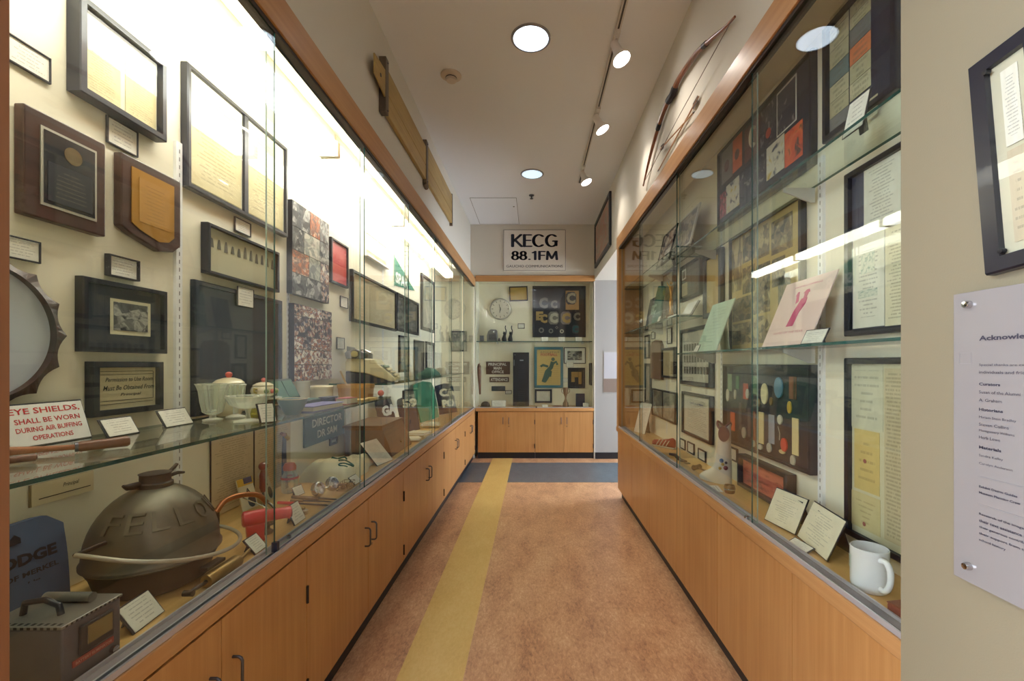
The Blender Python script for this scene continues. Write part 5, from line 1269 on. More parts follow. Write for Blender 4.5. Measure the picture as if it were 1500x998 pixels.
for k, ch in enumerate('FELLOW'):
    az = ca + R(-64 + 24*k + 22); el = R(36)
    nrm = Vector((math.cos(el)*math.cos(az)/.17, math.cos(el)*math.sin(az)/.17, math.sin(el)/.205)).normalized()
    pos = Vector((.17*math.cos(el)*math.cos(az), .17*math.cos(el)*math.sin(az), .108+.205*math.sin(el)))
    side = Vector((-math.sin(az), math.cos(az), 0)); up = nrm.cross(side)
    X = Matrix(((side.x, -nrm.x, up.x, pos.x), (side.y, -nrm.y, up.y, pos.y), (side.z, -nrm.z, up.z, pos.z), (0, 0, 0, 1)))
    lettering(r, ch, -.021, .021, -.03, .03, -.0012, LT, .0, name='raised_letter', ext=.5, X=X)
bail = []
for k in range(25):
    a = R(-90+180*k/24)
    bail.append((.2*max(0, math.cos(a))**.7, .245*math.sin(a), .14-.05*math.sin(a)-.05*math.cos(a)))
MB().tube(bail, .0065, 10).build('bail_handle', M('pale_wire', (176, 168, 156), .4, .5), r, smooth=True)
for s in (-1, 1):
    MB().tube([(0, s*.165, .14-.05*s), (0, s*.247, .14-.05*s)], .0065, 8).build('bail_ear', IRD, r, smooth=True)
MB().box(.163, .19, -.03, .05, .045, .055).build('slot_plate', IRD, r)
# caption by the pot, brass pump, red toy, valve
tent('white caption in a dark holder near the meter box at the glass', (-1.035, 1.18, ZF), .10, .075, R(96), R(35), group=TCL)
a, b = Vector((-1.015, 1.33, ZF+.0235)), Vector((-1.015, 1.56, ZF+.0235))
r = thing('brass_hand_pump', 'brass hand pump cylinder lying along the glass in front of the domed pot', 'hand pump', (-1.003, 1.42, ZF)); o_ = Vector(r.location); t = b-a
BRS = M('aged_brass', (150, 122, 76), .35, .75, var=.2, vs=20)
MB().tube([a+t*.1-o_, a+t*.12-o_, a+t*.7-o_, a+t*.74-o_], [.019, .0225, .0225, .018], 18).build('barrel', BRS, r, smooth=True)
MB().tube([a+t*.74-o_, a+t*.8-o_, b-o_+Vector((0, 0, .012))], [.012, .007, .005], 10).build('spout', BRS, r, smooth=True)
MB().tube([a-t*.2-o_, a+t*.1-o_], .006, 8).build('rod', STEEL, r, smooth=True); MB().tube([a-t*.2-o_-Vector((.014, 0, 0)), a-t*.2-o_+Vector((.014, 0, 0))], .009, 10).build('pull_handle', IRD, r, smooth=True)
r = thing('red_spark_gun', 'bright red plastic pistol shaped tool standing beside the domed pot', 'hand tool', (-1.07, 1.735, ZF), R(40))
RDP = M('red_plastic', (214, 54, 62), .3, coat=.4)
MB().tube([(-.075, 0, .095), (-.07, 0, .095), (-.0, 0, .095), (.01, 0, .094), (.075, 0, .092), (.09, 0, .09)], [.022, .03, .03, .024, .023, .026], 20).build('barrel', RDP, r, smooth=True)
MB().prism([(-.065, .075), (.0, .075), (-.002, .02), (.002, .0), (-.062, .0), (-.06, .02)], -.022, .022).build('grip', RDP, r, bevel=.008, seg=3)
MB().tube([(.0905, 0, .09), (.096, 0, .09)], .02, 16).build('muzzle', M('dark_red', (130, 36, 44), .5), r, smooth=True)
tent('white square caption leaning before the red pistol shaped tool', (-1.018, 1.635, ZF), .07, .065, R(92), R(40), group=TCL)
r = thing('iron_valve', 'dark iron valve with a spoked wheel below the red tool', 'valve', (-1.10, 1.80, ZF))
MB().lathe([(.022, 0), (.024, .01), (.012, .02), (.012, .035)], 16).build('body', IRD, r, smooth=True)
tor = [(.024*math.cos(2*PI*k/16), .024*math.sin(2*PI*k/16), .04) for k in range(17)]
MB().tube(tor, .005, 8).tube([(-.024, 0, .04), (.024, 0, .04)], .003, 6).tube([(0, -.024, .04), (0, .024, .04)], .003, 6).build('hand_wheel', IRD, r, smooth=True)
r = thing('copper_pipe_tool', 'bent copper and chrome pipe resting behind the domed pot', 'pipe tool', (-1.24, 1.80, ZF))
MB().tube(smooth_path([(-.04, -.04, .10), (-.03, .0, .135), (.0, .06, .14), (.03, .12, .12), (.05, .145, .08)]), .011, 12).build('copper_pipe', M('copper', (170, 108, 74), .3, .8), r, smooth=True)
MB().tube(smooth_path([(.05, .146, .08), (.07, .17, .04), (.085, .19, .012)]), .010, 12).build('chrome_end', CHROME, r, smooth=True)
MB().tube([(-.04, -.04, .0), (-.04, -.04, .10)], .012, 12).build('upright_pipe', IRD, r, smooth=True)
MB().tube(smooth_path([(.0, .06, .128), (.06, .13, .06), (.09, .15, .0)]), .003, 6).build('wire', CHROME, r, smooth=True)
# packs, screwdriver, jar
for i, (x, y, rz, tint) in enumerate(((-1.36, 2.10, 82, (222, 214, 190)), (-1.35, 2.24, 100, (206, 206, 192)))):
    r = thing('spark_plug_pack', ['pale cardboard pack with a yellow top leaning on the panel', 'pale pack with dark print beside the red handled screwdriver'][i], 'pack', (x, y, ZF), R(rz)); X = TR(0, 0, .002, R(-14))
    MB().box(-.046, .046, 0, .006, 0, .15, 0, X).build('card', M('pack_%d' % i, tint, .5), r)
    MB().box(-.046, .046, -.0012, -.0002, .115, .15, 0, X).build('yellow_band', M('pack_yellow', (220, 176, 62), .5) if i == 0 else M('pack_grey', (170, 170, 168), .5), r)
    MB().box(-.01 if i == 0 else -.04, .04, -.0022, -.0013, .122, .15, 0, X).build('blue_label', M('pack_blue', (60, 70, 120), .5) if i == 0 else M('pack_grey'), r)
    lettering(r, 'IT' if i else 'A', -.01, .018, .075, .1, -.0012, INK, .03, X=X)
    MB().prism([(-.0+.042*math.cos(2*PI*k/14)*.55+.016, .035+.03*math.sin(2*PI*k/14)) for k in range(14)], -.0015, -.0002, 0, X).build('dark_print', M('pack_dark', (58, 66, 78), .5), r)
p = on(388, 758, ZF)
r = thing('ball_handled_tool', 'red ball handled tool standing upright on a round base', 'hand tool', (p.x, p.y, ZF))
MB().lathe([(.038, 0), (.038, .006), (.012, .014), (.008, .02)], 24).build('base', CHROME, r, smooth=True)
MB().tube([(0, 0, .018), (-.008, -.0, .12)], .005, 10).build('shaft', STEEL, r, smooth=True)
MB().lathe([(.008, 0), (.015, .02), (.016, .075), (.01, .095), (.009, .1)], 16, 0, TR(-.008, 0, .115)).build('handle', M('dark_red_wood', (118, 34, 38), .3, coat=.4), r, smooth=True)
MB().ball(.019, (-.008, 0, .232), 16).build('ball_end', M('dark_red_wood'), r, smooth=True)
r = thing('glass_jar', 'clear glass jar with an orange lid and red ring on the case floor', 'jar', (-1.33, 2.38, ZF))
MB().lathe([(.036, 0), (.04, .006), (.04, .085), (.03, .105), (.029, .12)], 28).build('jar_body', CRY, r, smooth=True)
MB().lathe([(.032, .121), (.033, .14), (.024, .158), (0, .16)], 24).build('lid', M('orange_lid', (214, 112, 66), .35), r, smooth=True)
MB().lathe([(.043, .074), (.0445, .08), (.043, .086), (.0405, .08)], 28, cap=False).build('red_ring', M('red_ring', (186, 70, 56), .4), r, smooth=True)
# long dark blade with yellow ferrule
r = thing('curved_hand_tool', 'tall dark curved blade with a yellow tipped handle leaning on the panel', 'hand tool', (-1.385, 2.49, ZF), PI/2)
bl_ = [(-.055, 0, 0), (-.058, .01, .1), (-.04, .02, .2), (-.012, .03, .29)]
MB().prism([(-.075, 0), (-.03, 0), (-.024, .1), (-.008, .2), (.012, .29), (-.012, .3), (-.042, .2), (-.066, .1)], -.004, .004, 0, TR(0, .0, 0, R(-7))).build('blade', M('blade_dark', (52, 54, 66), .35, .5), r, bevel=.001)
MB().tube([(-.004, .036, .292), (.035, .038, .268)], [.016, .014], 12).build('yellow_ferrule', M('yellow_tip', (196, 156, 62), .5), r, smooth=True)
MB().tube([(-.03, .036, .305), (-.004, .036, .292)], [.010, .014], 12).build('handle_knob', BRW, r, smooth=True)
# sweater
def cloth(name, label, cat, loc, rz, w, d, h, mat, seed=1, wr=.012, part='cloth', nx=40, ny=28, rag=.12):
    rnd = random.Random(seed); ph = [rnd.uniform(0, 6.28) for _ in range(8)]
    r = thing(name, label, cat, loc, rz); vs = []; fs = []
    for j in range(ny+1):
        for i in range(nx+1):
            u = 2*i/nx-1; v = 2*j/ny-1
            e = max(0, 1-abs(u)**4)*max(0, 1-abs(v)**4)
            sx = 1+rag*math.sin(3.1*v+ph[0])*.6+rag*.4*math.sin(7*v+ph[1]); sy = 1+rag*math.sin(2.3*u+ph[2])+rag*.4*math.sin(6*u+ph[3])
            z = h*e**.45*(.72+.28*math.sin(1.7*u+ph[4])*math.cos(1.3*v+ph[5]))
            z += wr*e*(math.sin(5*u+6*v+ph[6]+1.5*math.sin(2*u))*.6+math.sin(11*v-3*u+ph[7])*.4)
            vs.append((u*w/2*sx, v*d/2*sy, max(.001, z)))
    for j in range(ny):
        for i in range(nx):
            a = j*(nx+1)+i; fs.append((a, a+1, a+nx+2, a+nx+1))
    b0 = len(vs); ring_ = [i for i in range(nx+1)] + [j*(nx+1)+nx for j in range(1, ny+1)] + [ny*(nx+1)+i for i in range(nx-1, -1, -1)] + [j*(nx+1) for j in range(ny-1, 0, -1)]
    fs.append(tuple(reversed(ring_)))
    MB().add(vs, fs).build(part, mat, r, smooth=True)
    return r
CRF = M('cream_cotton', (226, 216, 182), .9, bump=.2, bs=400)
r = cloth('folded_sweater', 'cream folded sweater with green script on the case floor', 'sweater', (-1.235, 2.81, ZF), R(92), .52, .29, .14, CRF, 4, .016)
scr = [(-.17, .02), (-.15, .06), (-.125, .06), (-.13, .02), (-.15, -.02), (-.12, -.03), (-.09, .0), (-.07, .04), (-.085, .045), (-.08, .0), (-.05, .0), (-.03, .035), (-.015, .03), (-.03, .0), (0, .0), (.02, .04), (.03, .07), (.02, .03), (.05, .02), (.06, .06), (.05, -.03), (.02, -.05), (.03, -.01), (.08, .05)]
X = TR(-.06, -.03, .0, 0, 0, R(38))
dg = bpy.context.evaluated_depsgraph_get()
ch = r.children[0]
P_ = []
for a, b in smooth_path([(a, b, 0) for a, b in scr], 3) if False else smooth_path([(a*.9, b*.9, 0.0) for a, b in scr], 3) and [(q[0], q[1]) for q in smooth_path([(a*.9, b*.9, 0.0) for a, b in scr], 3)]:
    q = X @ Vector((a, b, 0))
    best = min(ch.data.vertices, key=lambda v: (v.co.x-q.x)**2+(v.co.y-q.y)**2+(0 if v.co.z > .02 else 1))
    P_.append((q.x, q.y, best.co.z+.004))
for i in range(1, len(P_)-1): P_[i] = (P_[i][0], P_[i][1], (P_[i-1][2]+P_[i][2]+P_[i+1][2])/3)
MB().tube(P_, .0045, 6).build('green_script', M('green_thread', (40, 96, 78), .8), r, smooth=True)
# small tools on the floor by the sweater
r = thing('chrome_goggles', 'shiny chrome and glass goggles on the case floor below the sweater', 'goggles', (-1.12, 2.33, ZF), R(75))
for x in (-.055, .05):
    MB().lathe([(.036, 0), (.04, .012), (.036, .026), (.03, .03), (.028, .026), (.03, .008), (0, .006)], 24, 0, TR(x, 0, .042, R(70))).build('eye_cup', CHROME, r, smooth=True)
MB().tube([(-.02, -.01, .03), (0, -.016, .04), (.018, -.01, .03)], .004, 8).build('bridge', CHROME, r, smooth=True)
MB().tube(smooth_path([(.085, 0, .03), (.12, .03, .03), (.15, .02, .012), (.17, -.01, .006)]), .007, 8).build('strap', M('brown_strap', (104, 84, 70), .7), r, smooth=True)
def rod(name, label, a, b, rr, mat, hm=None, frac=.35, cat='hand tool', grp=None):
    a, b = Vector(a), Vector(b); c = (a+b)/2; r = thing(name, label, cat, (c.x, c.y, ZF), 0, grp); a = a-c; b = b-c; a.z = b.z = rr+.001
    m = a+(b-a)*frac
    MB().tube([a, m], [rr*.95, rr], 10).build('handle', hm or mat, r, smooth=True)
    MB().tube([m, m+(b-m)*.9, b], [rr*.6, rr*.55, rr*.1], 10).build('shaft', mat, r, smooth=True)
GWD = wood('grey_brown_wood', (130, 104, 84), (160, 132, 108), 'x')
rod('pointed_tool', 'grey wooden handled pointed tool below the goggles', (-1.25, 2.26, 0), (-1.0, 2.22, 0), .009, STEEL, GWD, .6)
rod('pointed_tool', 'slim metal rod tool beside the goggles', (-1.23, 2.21, 0), (-1.01, 2.19, 0), .006, STEEL, GWD, .3)
rod('red_handled_tool', 'tool with a red handle lying across the case floor', (-1.27, 2.17, 0), (-1.0, 2.13, 0), .008, STEEL, RDP, .42)
r = thing('wire_basket', 'small wire basket of bits near the glass below the sweater', 'wire basket', (-1.05, 2.44, ZF), R(90))
m = MB()
for z in (.003, .02, .038):
    m.tube([(-.05, -.03, z), (.05, -.03, z), (.05, .03, z), (-.05, .03, z), (-.05, -.03, z)], .0016, 6)
for x in (-.05, -.025, 0, .025, .05):
    m.tube([(x, -.03, .038), (x, -.03, .003), (x, .03, .003), (x, .03, .038)], .0014, 6)
m.build('wires', M('brown_wire', (140, 116, 92), .4, .6), r)
for x, y in ((-.02, .005), (.018, -.006)): MB().lathe([(.012, .006), (.014, .012), (.008, .03), (0, .03)], 12, 0, TR(x, y, 0)).build('fitting', BRS, r, smooth=True)
r = thing('metal_knob', 'small grey round metal knob on the case floor by a tent card', 'knob', (-1.07, 2.03, ZF))  # small round knob, brass stem on top
MB().lathe([(.018, 0), (.02, .006), (.02, .018), (.014, .022)], 20).build('body', M('knob_grey', (150, 140, 126), .4, .4), r, smooth=True); MB().lathe([(.008, .022), (.008, .03), (.004, .034), (0, .034)], 14).build('stem', BRS, r, smooth=True)
r = thing('paper_slip', 'white paper slip lying flat beside the jar', 'paper slip', (-1.15, 2.06, ZF), R(15)); MB().box(-.05, .05, -.03, .03, 0, .0015).build('paper', WHITE, r)
MB().box(-.04, .04, -.02, -.018, .0016, .002).box(-.04, .03, -.005, -.003, .0016, .002).box(-.04, .02, .01, .012, .0016, .002).build('printed_lines', M('line_grey', (140, 138, 140), .6), r)
tent('white tent card in a dark holder beside the grey metal knob, at the glass', (-1.03, 1.93, ZF), .09, .085, R(92), R(25), group=TCL)
tent('small white tent card beside the dark blade', (-1.24, 2.32, ZF), .065, .05, R(80), R(25), group=TCL)
tent('white tent card at the glass in front of the sweater cuff', (-1.025, 2.56, ZF), .085, .055, R(88), R(45), group=TCL)
tent('large white typed card leaning flat before the brown wooden box', (-1.045, 3.08, ZF), .20, .20, R(78), R(42), pm=DOCW, name='leaning_card', group=None)
# brown box
r = thing('wooden_chest', 'dark brown sloping wooden chest behind the leaning typed card', 'chest', (-1.24, 3.53, ZF), PI/2)
CHW = wood('chest_brown', (84, 56, 44), (116, 80, 58), 'x', .4)
Xq = Matrix.Rotation(PI/2, 4, 'Z')
MB().prism([(-.18, 0), (-.15, .10), (-.10, .215), (.18, .215), (.18, 0)], -.26, .26, 0, Xq).build('body', CHW, r, bevel=.005)
MB().box(-.27, .27, -.105, .19, .2155, .235).build('lid', CHW, r, bevel=.004)
MB().box(-.263, -.2605, -.12, .17, .02, .2).build('end_panel', M('chest_end', (84, 78, 84), .5), r)
MB().lathe([(.008, 0), (.009, .01), (0, .012)], 12, 0, TR(.0, -.163, .07, R(68))).build('knob', BRS, r)
# jerseys and felt letters
def jersey(name, label, loc, rz, w, h, mat, letters, lean=-12, seed=2, t=.05):
    rnd = random.Random(seed); ph = [rnd.uniform(0, 6) for _ in range(4)]
    r = thing(name, label, 'jersey', loc, rz); vs = []; fs = []; nx, nz = 16, 16
    X = TR(0, 0, 0, R(lean))
    for sd in (0, 1):
        for j in range(nz+1):
            for i in range(nx+1):
                u = 2*i/nx-1; v = j/nz
                sh = 1 - (.13*max(0, (v-.8)*5)**2)
                y = (t/2*(1-abs(u)**3)*(1-.4*v) + .008*math.sin(6*u+ph[0]+2*v))*(1 if sd else -1)
                vs.append(tuple(X @ Vector((u*w/2*sh*(1+.06*math.sin(3*v+ph[1])), y, v*h*(1-.06*abs(u)*max(0, v-.8)*5)))))
    n1 = (nx+1)*(nz+1)
    for j in range(nz):
        for i in range(nx):
            a = j*(nx+1)+i; fs += [(a, a+1, a+nx+2, a+nx+1), (n1+a+1, n1+a, n1+a+nx+1, n1+a+nx+2)]
    for j in range(nz):
        a = j*(nx+1); b = a+nx; fs += [(a+nx+1, n1+a+nx+1, n1+a, a), (b, n1+b, n1+b+nx+1, b+nx+1)]
    for i in range(nx):
        fs += [(i+1, i, n1+i, n1+i+1)]; b = nz*(nx+1)+i; fs += [(b, b+1, n1+b+1, n1+b)]
    MB().add(vs, fs).build('cloth', mat, r, smooth=True)
    for s, a, b, c, d, m_ in letters: lettering(r, s, a*w, b*w, c*h, d*h, -t/2-.012, m_, .05, name='felt_letters', ext=.5, X=X)
    return r
NVY = M('navy_wool', (36, 40, 62), .95); GRN = M('green_jersey', (44, 112, 82), .9); LW = M('felt_white', (226, 226, 222), .9); LY = M('felt_cream', (216, 204, 170), .9)
jersey('navy_jersey', 'dark navy garment with white felt letters behind the wooden chest', (-1.325, 4.05, ZF+.012), R(88), .42, .38, NVY, [('GA', -.40, .40, .55, .8, LW)], seed=3)
jersey('navy_jersey', 'navy jersey with a cream number 59 beyond the wooden chest', (-1.24, 4.44, ZF+.012), R(70), .30, .36, NVY, [('59', -.40, .40, .66, .92, LY)], seed=5)
jersey('green_jersey', 'green jersey hanging near the far end of the left case', (-1.27, 5.35, ZF+.012), R(80), .55, .48, GRN, [], seed=8)
jersey('lettered_jersey', 'dark jersey with pale letters CA and PO at the far end', (-1.18, 6.05, ZF+.012), R(65), .42, .42, NVY, [('CA', -.42, .42, .56, .82, LY), ('PO', -.36, .3, .2, .46, LY)], seed=11)
for i, (x, y, rz, h) in enumerate(((-1.12, 3.95, 20, .03), (-1.11, 4.20, -15, .045), (-1.13, 4.80, 10, .05))):
    r = thing('paper_bundle', ['nearest bundle of cream papers beyond the wooden chest', 'thicker bundle of cream papers under the number 59 jersey', 'bundle of cream papers before the green jersey'][i], 'paper bundle', (x, y, ZF), R(rz))
    z = 0
    for k in range(4):
        MB().box(-.09, .09, -.075, .075, z+.0003, z+h/4, 0, TR(.01*math.sin(k*2.1), .012*math.cos(k*1.7), 0, 0, 0, R(9*math.sin(k*3)))).build('paper_layer', [CREAM, LY, WHITE, CREAM][k], r); z += h/4
r = cloth('white_ball_hat', 'crumpled cream cap on the far glass shelf of the left case', 'cap', (-1.24, 5.9, 1.361), R(80), .24, .2, .11, M('cap_cream', (206, 200, 180), .9), 6, .006, 'crown')
MB().prism([(.1*math.cos(R(a)), .1*math.sin(R(a))) for a in range(-90, 91, 15)], -.004, .004, 0, TR(.10, 0, .012, R(90))).build('visor', M('cap_green', (60, 100, 86), .8), r)
r = cloth('green_ball_hat', 'dark green cap on the far glass shelf of the left case', 'cap', (-1.22, 5.1, 1.361), R(80), .24, .2, .10, M('cap_green'), 7, .006, 'crown')
MB().prism([(.1*math.cos(R(a)), .1*math.sin(R(a))) for a in range(-90, 91, 15)], -.004, .004, 0, TR(.10, 0, .012, R(90))).build('visor', LW, r)

# ------------------------------------------------------------------ right case, on the floor
r = thing('white_mug', 'white coffee mug with faint green lettering at the near end of the right case', 'mug', (1.043, 1.358, ZF), R(-94))
MUG = M('white_mug_glaze', (226, 226, 228), .2, coat=.5)
MB().lathe([(.044, 0), (.048, .004), (.05, .02), (.0505, .128), (.0485, .13), (.0465, .128), (.046, .012), (0, .008)], 48).build('body', MUG, r, smooth=True)
MB().tube(smooth_path([(.048, 0, .108), (.072, 0, .112), (.088, 0, .09), (.086, 0, .055), (.07, 0, .028), (.047, 0, .022)]), .0085, 14).build('handle', MUG, r, smooth=True)
gl = M('faint_green_print', (150, 186, 170), .4)
for k in range(3):
    a = R(-112+7*k)
    lettering(r, 'ECHS', -.0, .038, -.004, .004, -.0012, gl, .0, X=TR(.0508*math.cos(a), .0508*math.sin(a), .035+.0, 0, 0, a+PI/2) @ Matrix.Rotation(R(-90), 4, 'Y') @ TR(.0, 0, 0) if False else Matrix.Translation((.0512*math.cos(a), .0512*math.sin(a), .10)) @ Matrix.Rotation(a+PI/2, 4, 'Z') @ Matrix.Rotation(R(90), 4, 'Y'))
r = thing('brown_block', 'small reddish brown wooden block beside the mug', 'block', (1.025, 1.195, ZF), R(10)); MB().box(-.03, .03, -.035, .035, 0, .03).build('block', wood('red_brown', (112, 52, 40), (140, 70, 52), 'y'), r, bevel=.003)
MB().box(-.031, .031, -.036, .036, .0302, .034).build('lid', wood('red_brown', (112, 52, 40), (140, 70, 52), 'y'), r, bevel=.002)
# two-panel certificate folder
CERT = text_paper('folder_certificate', (232, 224, 200), (120, 116, 110), 16, .14, .35, .3)
def panel_between(root, A, B, h, back, mat, name):
    """upright leaf standing from A to B, leaning back"""
    A, B = Vector((A[0], A[1], 0)), Vector((B[0], B[1], 0)); d = (B-A); L = d.length; d.normalize()
    n_ = Vector((d.y, -d.x, 0))                      # towards the viewer (left of the leaf)
    up = (Vector((0, 0, 1))*math.cos(back) - n_*math.sin(back)).normalized(); nn = d.cross(up)
    yv = up.cross(d)
    X = Matrix(((d.x, yv.x, up.x, A.x), (d.y, yv.y, up.y, A.y), (d.z, yv.z, up.z, A.z), (0, 0, 0, 1)))
    MB().box(0, L, 0, .004, 0, h, 0, X).build('cover', BLACK, root)
    MB().sheet(.004, L-.004, .003, h-.004, -.0016, .0014, 0, X).build(name, mat, root)
r = thing('certificate_folder', 'open black folder with two cream certificates standing by the glass', 'certificate folder', (1.06, 1.76, ZF+.003))
panel_between(r, (-.03, .195), (.0, .012), .155, R(24), CERT, 'left_certificate')
panel_between(r, (.002, .004), (-.03, -.225), .16, R(24), CERT, 'right_certificate')
for y0 in (.10, -.12):
    MB().add([(.045, y0-.06, .125), (.045, y0+.06, .125), (.095, y0+.05, .002), (.095, y0-.05, .002), (.05, y0-.06, .125), (.05, y0+.06, .125), (.10, y0+.05, .002), (.10, y0-.05, .002)], [(0,1,2,3),(7,6,5,4),(0,4,5,1),(1,5,6,2),(2,6,7,3),(3,7,4,0)]).build('easel_back', BLACK, r)
tent('low name plate lying before the certificate folder', (.998, 1.66, ZF), .10, .034, R(-86), R(62), group=TCL)
# white boot
r = thing('white_boot', 'white boot shaped vase with a dark opening and coloured emblem', 'boot', (1.108, 2.545, ZF), R(-58))
BT = M('white_boot_glaze', (226, 222, 216), .3, coat=.3)
cs = [(.0, .0, .34, .040, .030), (.004, 0, .29, .036, .030), (.0, 0, .2, .040, .034), (-.004, 0, .12, .048, .038), (-.02, 0, .075, .066, .040), (-.045, 0, .045, .092, .042), (-.058, 0, .02, .106, .042), (-.058, 0, .002, .104, .040)]
sec = smooth_path(cs, 4); vs = []; fs = []; sg = 28
for x, y, z, a, b in sec:
    for k in range(sg):
        t = 2*PI*k/sg; vs.append((x+a*math.cos(t), b*math.sin(t), z + (.02*math.cos(2*t) if z > .33 else 0)))
for i in range(len(sec)-1):
    for k in range(sg):
        k2 = (k+1) % sg; fs.append(((i+1)*sg+k, (i+1)*sg+k2, i*sg+k2, i*sg+k))
fs.append(tuple(range((len(sec)-1)*sg+sg-1, (len(sec)-1)*sg-1, -1)))
MB().add(vs, fs).build('body', BT, r, smooth=True)
MB().tube([(.040*math.cos(2*PI*k/20), .030*math.sin(2*PI*k/20), .34+.02*math.cos(4*PI*k/20)) for k in range(21)], .006, 8).build('dark_rim', M('maroon_rim', (92, 40, 54), .4), r, smooth=True)
MB().prism([(.03*math.cos(2*PI*k/16), .0+.045*math.sin(2*PI*k/16)) for k in range(16)], -.043, -.03, 0, TR(.0, 0, .295, 0, 0, R(32))).build('dark_opening', M('maroon_rim'), r)
for x, z, s, c in ((-.012, .14, .012, (84, 120, 180)), (.01, .10, .013, (130, 50, 60)), (-.005, .12, .009, (206, 170, 70)), (.012, .13, .008, (70, 60, 80)), (-.02, .095, .009, (206, 176, 80))):
    MB().ball(s, (x*.85+.036*.53, -.036*.85+x*.53, z), 10, 1, 0).build('emblem_spot', M('emblem_%d' % c[0], c, .4), r, smooth=True)
r = thing('wooden_gavel', 'small dark wooden gavel beside the white boot', 'gavel', (1.07, 2.87, ZF), R(30))
MB().tube([(-.035, 0, .019), (-.03, 0, .019), (-.01, 0, .019), (.01, 0, .019), (.03, 0, .019), (.035, 0, .019)], [.014, .018, .015, .015, .018, .014], 16).build('head', BRW, r, smooth=True)
MB().tube([(0, -.012, .017), (0, -.08, .009), (0, -.14, .009)], [.005, .006, .008], 10).build('handle', BRW, r, smooth=True)
r = thing('copper_cup', 'little copper cup beside the paper card under the red picture', 'cup', (1.06, 2.365, ZF))
MB().lathe([(.024, 0), (.027, .004), (.029, .03), (.027, .042), (.024, .042), (.022, .01), (0, .008)], 24).build('body', M('dull_copper', (142, 98, 76), .3, .8), r, smooth=True)
MB().lathe([(.0295, .018), (.0305, .022), (.0295, .026)], 24, cap=False).build('band', CHROME, r, smooth=True)
r = thing('paper_slip', 'white paper slip in front of the white boot', 'paper slip', (1.01, 2.44, ZF), R(80)); MB().box(-.06, .06, -.03, .03, 0, .003).build('paper', WHITE, r)
MB().box(-.05, .05, -.015, -.013, .0032, .0038).box(-.05, .03, .0, .002, .0032, .0038).build('printed_lines', M('line_grey'), r)
# red shoe
r = thing('red_shoe', 'red and white striped athletic shoe on the right case floor', 'shoe', (1.085, 3.65, ZF), R(-52)); r.scale = (.78, .78, .78)
secs = [(-.135, .02, .035, .03), (-.12, .034, .055, .045), (-.06, .036, .062, .07), (0, .036, .07, .085), (.06, .034, .085, .085), (.11, .03, .10, .08), (.14, .018, .085, .06)]
vs = []; fs = []; sg = 18; ss = smooth_path([(a, b, c, d) for a, b, c, d in secs], 3)
for x, hw, top, zz_ in ss:
    for k in range(sg):
        t = 2*PI*k/sg; vs.append((x, hw*math.cos(t), max(.014, .014+top*.5+top*.5*math.sin(t))))
for i in range(len(ss)-1):
    for k in range(sg):
        k2 = (k+1) % sg; fs.append((i*sg+k, i*sg+k2, (i+1)*sg+k2, (i+1)*sg+k))
fs += [tuple(range(sg-1, -1, -1)), tuple((len(ss)-1)*sg+k for k in range(sg))]
MB().add(vs, fs).build('upper', M('red_suede', (170, 66, 58), .8), r, smooth=True)
MB().prism([(-.142, .0), (.146, .0), (.148, .014), (-.144, .014)], -.036, .036).build('sole', M('cream_sole', (216, 208, 190), .7), r, bevel=.006)
for x in (-.05, -.01, .03, .07):
    MB().tube([(x-.02, -.036, .02), (x, -.038, .05), (x+.02, -.028, .085)], .005, 8).build('white_stripe', M('stripe_white', (226, 214, 204), .7), r, smooth=True)
MB().tube([(-.02, -.015, .085), (.0, .015, .09), (.02, -.015, .095), (.04, .015, .1), (.05, -.01, .1)], .004, 8).build('laces', M('stripe_white'), r, smooth=True)
r = thing('leather_strap', 'dark leather strap with a buckle lying on the right case floor', 'strap', (1.05, 3.20, ZF), R(-85))
MB().tube([(-.14, .0, .009), (-.08, .02, .012), (.0, .0, .014), (.08, -.01, .012), (.13, .01, .01)], [.009, .012, .014, .012, .009], 10).build('strap', M('dark_leather', (74, 46, 46), .5), r, smooth=True)
MB().box(.13, .165, -.008, .026, .0, .008).build('buckle', STEEL, r, bevel=.002)
tent('tall white card leaning at the far end of the right case floor', (1.06, 4.40, ZF), .20, .31, R(-72), R(16), pm=DOCW, name='leaning_card', group=None)

# ------------------------------------------------------------------ right case shelves
ZM, ZU, ZFU, ZFM = 1.573, 2.241, 2.316, 1.836
PNKP = M('pink_poster', (240, 214, 206), .6)
r = thing('pink_poster', 'pink poster card with a magenta waving figure leaning on the middle shelf', 'poster', (1.045, 1.835, ZM), R(-90))
X = TR(0, 0, .001, R(-22))
MB().box(-.17, .17, 0, .004, 0, .31, 0, X).build('card', PNKP, r)
MG = M('magenta_print', (206, 84, 128), .6)
# waving figure
fgm = MB()
for poly in ([(-.035, .09), (.012, .09), (.02, .15), (.042, .19), (.04, .215), (.0, .215), (-.022, .16)], [(-.015, .205), (-.03, .24), (-.045, .235), (-.03, .195)], [(-.05, .232), (-.028, .232), (-.034, .252), (-.046, .25)], [(.012, .214), (.03, .214), (.034, .24), (.008, .24)], [(-.002, .24), (.044, .24), (.036, .247), (.032, .254), (.012, .254), (.008, .247)]):
    fgm.prism(poly, -.0014, -.0002, 0, X)
fgm.build('printed_figure', MG, r)
lettering(r, 'HOMECOMING', -.08, .1, .272, .281, -.0012, MG, .0, X=X); lettering(r, 'GAMES OF THE YEAR', -.11, .1, .058, .067, -.0012, M('pale_magenta', (216, 140, 150), .6), .0, X=X)
MB().add([(-.04, .075, .18), (.04, .075, .18), (.05, .128, .002), (-.05, .128, .002), (-.04, .08, .18), (.04, .08, .18), (.05, .134, .002), (-.05, .134, .002)], [(0,1,2,3),(7,6,5,4),(0,4,5,1),(1,5,6,2),(2,6,7,3),(3,7,4,0)]).build('easel_back', PNKP, r)
